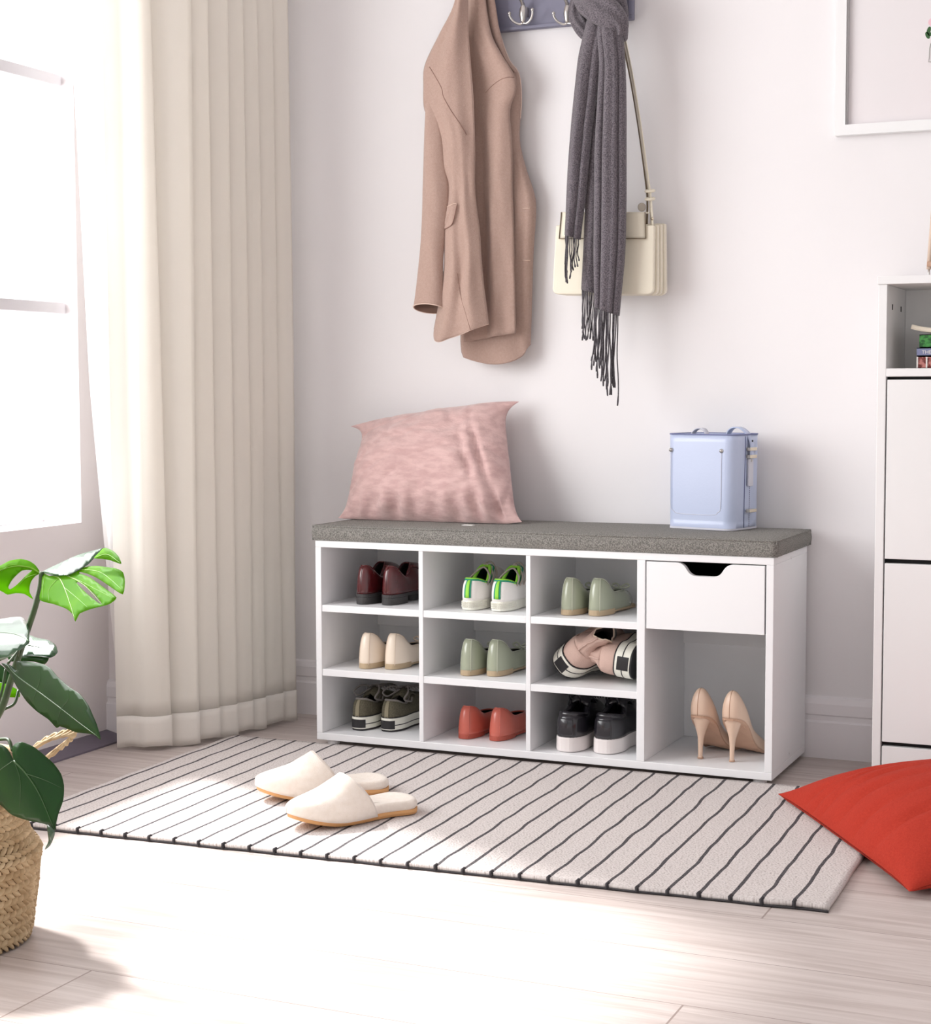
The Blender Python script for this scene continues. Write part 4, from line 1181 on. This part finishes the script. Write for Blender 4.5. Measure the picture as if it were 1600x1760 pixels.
pair(flat, (M_SAGE, M_SAGEP, M_TAN), 'sage flats on the top shelf', 'left glossy sage green flat with tan heel on the top shelf', 'right glossy sage green flat with tan heel, top shelf beside the drawer', (0.5840, -.280, R1), (0.6420, -.268, R1), rz=-.05)
pair(flat, (M_CREAM, M_CREAMP, M_TAN), 'cream flats', 'left cream leather flat with tan sole, middle-left cubby', 'right cream leather flat with tan sole, middle-left cubby by the divider', (0.1010, -.286, R2_), (0.1590, -.272, R2_), rz=-.05)
pair(flat, (M_SAGE, M_SAGEP, M_TAN), 'sage flats on the middle shelf', 'left glossy sage green flat in the cubby above the coral flats', 'right glossy sage green flat in the cubby above the coral flats', (0.3490, -.282, R2_), (0.4060, -.268, R2_), rz=-.05)
pair(low_sneaker, (), 'olive sneakers', 'left olive canvas lace-up sneaker with white midsole, bottom-left cubby', 'right olive canvas lace-up sneaker with white midsole, bottom-left cubby by the divider', (0.0760, -.268, R3), (0.1440, -.256, R3), rz=-.03)
pair(flat, (M_CORAL, M_CORAL, M_CORALD, .070, .010), 'coral flats', 'left coral red leather flat in the bottom row', 'right coral red leather flat in the bottom row', (0.3350, -.262, R3), (0.4070, -.256, R3), rz=-.05)
pair(black_sneaker, (), 'black sneakers', 'left black leather sneaker with thick white sole, bottom cubby', 'right black leather sneaker with thick white sole, bottom cubby beside the divider', (0.5900, -.300, R3), (0.6700, -.288, R3), rz=-.02)
pair(stiletto, (), 'nude high heels', 'left nude pointed stiletto in the large compartment under the drawer', 'right nude pointed stiletto, in front of its twin under the drawer', (.8685, -.262, R3), (.937, -.266, R3), rz=-.12)
h = hightop('left pink high-top sneaker lying on its side, sole facing left, middle row', 'pink high-top sneakers')
place(h, .556, -.262, R2_+.052, rz=-.10, ry=radians(50), rx=radians(12)); rest(h, R2_)
h2 = dup(h, label='right pink high-top sneaker lying on its side, sole against the divider, middle row')
place(h2, .728, -.276, R2_+.046, rz=.03, ry=radians(-84), rx=radians(0)); rest(h2, R2_)

# ------------------------------------------------------------------ slippers
M_FELT = mat('cream_felt', rgb(242, 232, 222), .95, color2=rgb(236, 224, 212), noise_amt=.5, noise_scale=90, bump=.4, bump_scale=500, sheen=.3)
M_SOLE = mat('tan_slipper_sole', rgb(222, 168, 112), .7)
def slipper(label):
    t = thing('slipper', label, 'slipper', group='house slippers')
    L, W = .262, .100
    def w(sv): # sv 0 toe .. 1 heel
        return (max(0., 1-(1-min(sv/.42, 1))**2.3))**.5*(1-.22*g_(sv, .72, .2))*(1 if sv < .86 else sqrt(max(0, 1-((sv-.86)/.14)**2.2)))
    def zs(sv): return .020*max(0, 1-sv/.36)**1.7
    def half(sv): return W/2*max(w(sv), .0)
    SV = [.5-.5*cos(pi*i/40) for i in range(41)]
    def slab(z0, z1, k, m, name, bev=.002):
        top = []; lft = [(half(q)*k, L*(1-q), zs(q)) for q in SV]
        loop = [(a, b, c) for a, b, c in lft]+[(-a, b, c) for a, b, c in lft[-2:0:-1]]
        n = len(loop); mb = MB()
        mb.grid([[Vector((a*.93, b, c+z0)) for a, b, c in loop], [Vector((a, b, c+(z0+z1)/2)) for a, b, c in loop], [Vector((a*.99, b, c+z1)) for a, b, c in loop]], closed=True)
        mb.f.append(tuple(range(n-1, -1, -1))); mb.f.append(tuple(range(2*n, 3*n)))
        return mb.build(name, m, t, smooth=False)
    slab(0, .010, 1.0, M_SOLE, 'sole')
    rows = []
    loopq = [(half(q), L*(1-q), zs(q)) for q in SV]; loop = [(a, b, c) for a, b, c in loopq]+[(-a, b, c) for a, b, c in loopq[-2:0:-1]]
    for k, z in ((.94, .0095), (.99, .013), (1.0, .018), (.975, .023), (.92, .0265), (.80, .0265), (.5, .0225), (.02, .0215)):
        rows.append([Vector((a*k, L/2+(b-L/2)*(k+(1-k)*.45), c+z)) for a, b, c in loop])
    MB().grid(rows, closed=True).build('footbed', M_FELT, t)
    rows = []
    E = .60
    for i in range(33):
        q = E*(i/32)**1.25; h = (.012+.064*min(1, (q/E))**.72); hw = half(q)*1.03; row = []
        for k in range(29):
            a = pi*k/28; lean = -.046*sin(a)**1.3*(i/32)**2.2
            row.append(Vector((hw*cos(a)*(1+.02*sin(a)), L*(1-q)-lean*-1*(-1), zs(q)+.008+h*abs(sin(a))**.82)))
        rows.append(row)
    MB().grid(rows).build('upper', M_FELT, t, solid=.004, offset=1)
    MB().tube(rows[-1], .0030, 8).build('upper_edge', M_FELT, t)
    return t
# local +y points to the toe
s1 = slipper('front cream felt slipper, nearest the viewer, on the striped rug, toe towards the window')
def aim(o, heel, toe):
    d = Vector(toe)-Vector(heel); o.location = (heel[0], heel[1], .011); o.rotation_euler = (0, 0, math.atan2(-d.x, d.y))
aim(s1, (.470, -.800), (.333, -1.018))
s2 = dup(s1, label='cream felt slipper farther back on the striped rug, behind the front slipper')
aim(s2, (.358, -.680), (.162, -.862))

# ------------------------------------------------------------------ potted monstera in a woven basket
PC = Vector((.1705, -1.7335, 0))
def plant():
    t = thing('potted_plant', 'green monstera with split leaves in a woven seagrass belly basket, left edge', 'plant', PC)
    M_SEA = mat('seagrass', rgb(206, 182, 146), .75, color2=rgb(172, 144, 106), noise_amt=.6, noise_scale=34, bump=.15, bump_scale=300)
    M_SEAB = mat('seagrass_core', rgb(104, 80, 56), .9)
    prof = [(.096, 0), (.112, .002), (.1175, .012), (.1225, .045), (.128, .085), (.1315, .118), (.1345, .128), (.130, .139), (.122, .150), (.115, .165), (.1115, .185), (.110, .205), (.112, .235), (.115, .262)]
    pv = catmull([(r, z, 0) for r, z in prof], 120); pv = resample(pv, 200)
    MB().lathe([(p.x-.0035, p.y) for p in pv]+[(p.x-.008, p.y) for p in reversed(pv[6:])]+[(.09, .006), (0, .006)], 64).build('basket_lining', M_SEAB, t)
    w = MB(); ROWS, NC = 27, 60
    def pt(f, a, off):
        i = min(max(f, 0), 1)*199; j = min(int(i), 198); p = pv[j].lerp(pv[j+1], i-j); q = pv[min(j+1, 199)]-pv[j]
        n = Vector((q.y, -q.x)).normalized(); r = p.x+n.x*off; z = p.y+n.y*off
        return Vector((r*cos(a), r*sin(a), z))
    f0 = .055
    for r in range(ROWS):
        fa = f0+(1-f0)*r/ROWS; fb = f0+(1-f0)*(r+1)/ROWS; sg = 1 if r % 2 else -1
        for c in range(NC):
            a = 2*pi*(c+(.5 if r % 2 else 0))/NC; da = 2*pi/NC; sl = sg*da*.85
            jit = (nz(r*1.7, c*2.3)*.12)
            rows = []
            for i in range(4):
                v = i/3; row = []
                for j in range(4):
                    u = j/3; aa = a+sl*(v-.5)+(u-.5)*da*1.0
                    off = -.0042+.0080*(max(0, sin(pi*u))**.7)*(1-.8*(2*abs(v-.5))**2)+.001*jit*8
                    row.append(pt(fa+(fb-fa)*(v*1.12-.06), aa, off))
                rows.append(row)
            w.grid(rows)
    w.build('basket_weave', M_SEA, t)
    MB().tube([pt(1, 2*pi*k/60, 0) for k in range(60)], .006, 8, closed=True).build('basket_rim', M_SEA, t)
    MB().lathe([(0, .225), (.05, .228), (.102, .222)], 40).build('soil', mat('soil', rgb(58, 44, 36), .95, bump=1, bump_scale=120), t)
    # rope handles
    for pts in ([(40, 1300, .0), (60, 1284, .0), (82, 1270, 0), (105, 1262, 0), (121, 1259, 0), (126, 1264, 0), (118, 1274, 0), (104, 1285, 0), (82, 1302, 0), (62, 1322, 0), (50, 1345, 0)],):
        c = catmull([from_photo(a, b, -1.70) for a, b, _ in pts], 160); hd = MB()
        for ph in (0, 2*pi/3, 4*pi/3):
            q = []
            for i, p in enumerate(c):
                a = i*.20+ph; q.append(p+Vector((.0036*cos(a), .0034*sin(a), .0036*sin(a+.6))))
            hd.tube(q, .0027, 7)
        hd.build('rope_handle', M_SEA, t, world=True)
    c = catmull([PC+Vector(p) for p in [(-.114, .01, .26), (-.15, .01, .285), (-.19, .0, .27), (-.15, -.02, .255), (-.114, -.03, .25)]], 80); hd = MB()
    for ph in (0, 2*pi/3, 4*pi/3): hd.tube([p+Vector((.003*cos(i*.4+ph), .003*sin(i*.4+ph), .003*sin(i*.4+ph+.6))) for i, p in enumerate(c)], .003, 6)
    hd.build('rope_handle', M_SEA, t, world=True)

    M_LB = mat('leaf_bright', rgb(104, 156, 16), .55, color2=rgb(82, 138, 12), noise_amt=.7, noise_scale=24, transl=.55, transl_color=rgb(160, 220, 0), spec=.15)
    M_LD = mat('leaf_dark', rgb(38, 72, 30), .36, color2=rgb(28, 56, 26), noise_amt=.8, noise_scale=14, transl=.26, transl_color=rgb(70, 170, 10), coat=.06, spec=.35)
    M_LG = mat('leaf_glossy', rgb(70, 104, 74), .20, color2=rgb(44, 74, 50), noise_amt=1.0, noise_scale=20, coat=1.0, transl=.05)
    M_ST = mat('stem_green', rgb(60, 84, 44), .4, color2=rgb(44, 62, 34), noise_amt=.6, noise_scale=30)
    M_VN = mat('vein', rgb(136, 186, 50), .4, transl=.3)
    M_VD = mat('vein_dark', rgb(66, 98, 56), .4)
    def inside(p, poly):
        c = False; n = len(poly)
        for i in range(n):
            a, b = poly[i], poly[i-1]
            if (a[1] > p[1]) != (b[1] > p[1]) and p[0] < (b[0]-a[0])*(p[1]-a[1])/(b[1]-a[1])+a[0]: c = not c
        return c
    def leaf(poly, holes, depth, m, veins=(), mv=None, step=8, smoothn=3):
        def sm(pl):
            k = len(pl); out = []
            for i in range(k):
                p0, p1, p2, p3 = [Vector((*pl[(i+d) % k], 0)) for d in (-1, 0, 1, 2)]
                for j in range(smoothn):
                    u = j/smoothn; q = .5*((2*p1)+(p2-p0)*u+(2*p0-5*p1+4*p2-p3)*u*u+(3*p1-p0-3*p2+p3)*u**3)
                    l = p1.lerp(p2, u); q = q.lerp(l, .35); out.append((q.x, q.y))
            return out
        P = sm(poly); H = [sm(h) for h in holes]
        vs_ = [Vector(p) for p in P]; es = [(i, (i+1) % len(P)) for i in range(len(P))]
        for h in H:
            o = len(vs_); vs_ += [Vector(p) for p in h]; es += [(o+i, o+(i+1) % len(h)) for i in range(len(h))]
        xs = [p[0] for p in P]; ys = [p[1] for p in P]
        y = min(ys)+step*.5; row = 0
        while y < max(ys):
            x = min(xs)+(step*.5 if row % 2 else 0)
            while x < max(xs):
                if inside((x, y), P) and not any(inside((x, y), h) for h in H) and min((Vector((x, y))-q).length for q in vs_[:len(P)]) > step*.45: vs_.append(Vector((x, y)))
                x += step
            y += step*.87; row += 1
        vv, ee, ff, *_ = delaunay_2d_cdt(vs_, es, [], 0, 1e-4)
        fs = []
        for f in ff:
            c = sum((vv[i] for i in f), Vector((0, 0)))/len(f)
            if inside(c, P) and not any(inside(c, h) for h in H): fs.append(tuple(f))
        W3 = [from_photo(p[0], p[1], depth(p[0], p[1])) for p in vv]
        o = mk('leaf', W3, fs, m, t, world=True, solid=.0008, offset=0)
        if veins:
            mb = MB()
            for vn in veins:
                pts = [from_photo(p.x, p.y, depth(p.x, p.y)-.0008) for p in catmull([(a, b, 0) for a, b in vn[1]], 20)]
                mb.tube(pts, [vn[0]*(1-.75*i/19) for i in range(20)], 5)
            v = mb.build('leaf_vein', mv or M_VN, o, world=False); v.matrix_parent_inverse = Matrix.Identity(4)
        return o
    A = lambda pts: [(x/4.758, 930+y/4.758) for x, y in pts]
    B = lambda pts: [(x/4.0, 1220+y/4.0) for x, y in pts]
    # top leaf: left lobe, right lobes and the folded-over upper strip
    leaf(A([(-260, 300), (-160, 210), (-60, 215), (0, 203), (80, 162), (170, 148), (240, 165), (290, 200), (328, 258), (290, 285), (258, 325), (243, 370), (243, 420), (270, 475), (200, 432), (130, 425), (60, 437), (0, 405), (-120, 400), (-220, 360)]),
         [A([(68, 375), (105, 310), (180, 240), (262, 238), (225, 270), (140, 355), (85, 395)])], lambda x, y: -1.735-.0006*(72-x)+.000012*(y-1010)**2, M_LB,
         [(.0014, A([(325, 262), (230, 215), (80, 215), (-120, 290)])), (.0007, A([(300, 270), (200, 310), (130, 400)])), (.0007, A([(200, 205), (80, 200), (0, 260)]))])
    leaf(A([(350, 262), (400, 285), (440, 284), (560, 280), (650, 237), (700, 212), (800, 205), (950, 225), (1005, 255), (1020, 330), (1003, 435), (900, 372), (800, 305), (720, 268), (655, 252), (650, 264), (740, 300), (850, 380), (952, 460), (900, 510), (840, 530), (740, 555), (650, 592), (615, 657), (595, 600), (540, 552), (440, 515), (325, 482), (340, 380)]),
         [A([(625, 340), (660, 337), (720, 385), (790, 450), (838, 520), (790, 495), (700, 420)])], lambda x, y: -1.735-.0005*(x-72)-.0009*(y-990), M_LB,
         [(.0015, A([(440, 284), (490, 310), (545, 430), (615, 650)])), (.0007, A([(365, 275), (350, 380), (345, 470)])), (.0007, A([(560, 285), (700, 370), (840, 525)])), (.0007, A([(480, 300), (400, 400), (400, 495)])), (.0007, A([(660, 232), (830, 260), (1000, 400)])), (.0006, A([(525, 380), (600, 440), (720, 545)])), (.0006, A([(545, 285), (660, 330), (930, 470)]))])
    leaf(A([(350, 250), (450, 200), (600, 130), (700, 95), (800, 70), (842, 58), (815, 90), (775, 130), (720, 190), (640, 240), (560, 277), (440, 283), (390, 268)]), [], lambda x, y: -1.742-.0005*(x-72)+.0030*(990-y)*.35, M_LG)
    leaf(A([(775, 130), (815, 90), (842, 62), (870, 56), (930, 85), (970, 130), (990, 187), (900, 157), (840, 146), (775, 142)]), [], lambda x, y: -1.775-.0006*(x-165)-.0004*(y-950), M_LB, [(.0007, A([(790, 130), (880, 110), (985, 180)]))])
    # silvery leaf, rear leaf and the long dark one
    leaf(A([(-200, 720), (-80, 640), (0, 640), (90, 625), (170, 622), (212, 650), (236, 720), (240, 800), (235, 835), (190, 872), (120, 920), (0, 982), (-120, 970), (-220, 860)]), [], lambda x, y: -1.80+.0022*(1110-y)*.6+.00002*(y-1095)**2, M_LG, [(.0012, A([(240, 820), (120, 760), (-100, 740)]))], M_VD)
    leaf(A([(238, 775), (300, 792), (400, 812), (455, 850), (472, 905), (445, 938), (400, 955), (330, 945), (240, 940), (170, 945), (190, 890)]), [], lambda x, y: -1.715+.0020*(1130-y)*.5, M_LG, [(.001, A([(230, 850), (330, 870), (455, 900)]))], M_VD)
    leaf(A([(60, 940), (170, 940), (330, 945), (400, 955), (365, 1008), (280, 985), (150, 978), (90, 985)]), [], lambda x, y: -1.705, M_LD)
    leaf(A([(135, 982), (240, 985), (360, 1010), (420, 1050), (470, 1110), (560, 1190), (650, 1250), (720, 1340), (760, 1430), (790, 1500), (822, 1622), (770, 1582), (700, 1572), (620, 1562), (540, 1530), (490, 1515), (462, 1527), (400, 1460), (300, 1390), (220, 1312), (150, 1210), (100, 1120), (60, 1052), (12, 998), (60, 1003), (105, 1030), (140, 1060)]), [],
         lambda x, y: -1.83-.0007*(x-80)+.00007*(abs((x-20)*.62-(y-1140))**1.25)*.6, M_LD, [(.0014, A([(60, 1010), (150, 1110), (300, 1220), (500, 1370), (640, 1480), (815, 1610)])), (.0006, A([(300, 1220), (330, 1120), (320, 1030)])), (.0006, A([(500, 1370), (560, 1290), (560, 1210)])), (.0006, A([(300, 1225), (280, 1290), (290, 1370)])), (.0006, A([(500, 1375), (480, 1430), (470, 1510)]))], M_VD)
    leaf(A([(-60, 1000), (0, 1008), (60, 1060), (95, 1125), (55, 1167), (0, 1150), (-80, 1120)]), [], lambda x, y: -1.70, M_LD)
    leaf(A([(-60, 1150), (0, 1158), (60, 1170), (150, 1222), (160, 1275), (60, 1276), (-60, 1270)]), [], lambda x, y: -1.68, M_LB)
    # heart-shaped leaf over the basket rim and its curled tip
    leaf(B([(85, 300), (90, 250), (110, 230), (150, 220), (230, 253), (300, 308), (370, 370), (420, 440), (440, 520), (435, 620), (400, 720), (382, 800), (375, 832), (345, 800), (290, 780), (180, 757), (80, 720), (0, 652), (-120, 620), (-200, 500), (-190, 340), (-100, 240), (0, 236), (50, 268), (80, 320), (95, 352)]), [],
         lambda x, y: -1.885-.0002*(x-20)+.00004*abs(x-20-(y-1310)*.5)**1.5, M_LD, [(.0014, B([(95, 350), (180, 440), (270, 580), (375, 825)])), (.0006, B([(100, 355), (140, 500), (130, 740)])), (.0006, B([(180, 440), (300, 480), (430, 540)])), (.0006, B([(90, 350), (-20, 430), (-150, 560)]))], M_VD)
    leaf(B([(325, 790), (345, 800), (375, 832), (372, 870), (345, 932), (308, 962), (335, 900), (328, 845)]), [], lambda x, y: -1.888-.0002*(x-20), M_LG, step=5)
    st = MB()
    c = [(72, 983, -1.735), (69, 1010, -1.735), (60, 1045, -1.735), (50, 1075, -1.735), (33, 1125, -1.74), (18, 1172, -1.74), (4, 1215, -1.74), (-20, 1260, -1.74), (-50, 1330, -1.735), (-62, 1380, -1.7335)]
    st.tube(catmull([from_photo(*q) for q in c], 60), [.0036+.0022*i/59 for i in range(60)], 10)
    st.build('main_stem', M_ST, t, world=True)
    for c, r in (([(32, 1186, -1.70), (24, 1210, -1.715), (0, 1225, -1.73), (-30, 1270, -1.735), (-60, 1380, -1.7335)], .0022), ([(22, 1290, -1.80), (10, 1270, -1.79), (-30, 1290, -1.76), (-70, 1380, -1.7335)], .0024),
                 ([(14, 1140, -1.83), (30, 1120, -1.80), (34, 1110, -1.76), (30, 1130, -1.742)], .0018), ([(49, 1105, -1.78), (48, 1090, -1.75), (47, 1082, -1.738)], .0018), ([(10, 1150, -1.72), (0, 1200, -1.73), (-30, 1290, -1.735), (-80, 1380, -1.7335)], .0022)):
        MB().tube(catmull([from_photo(*q) for q in c], 30), r, 8).build('petiole', M_ST, t, world=True)
plant()
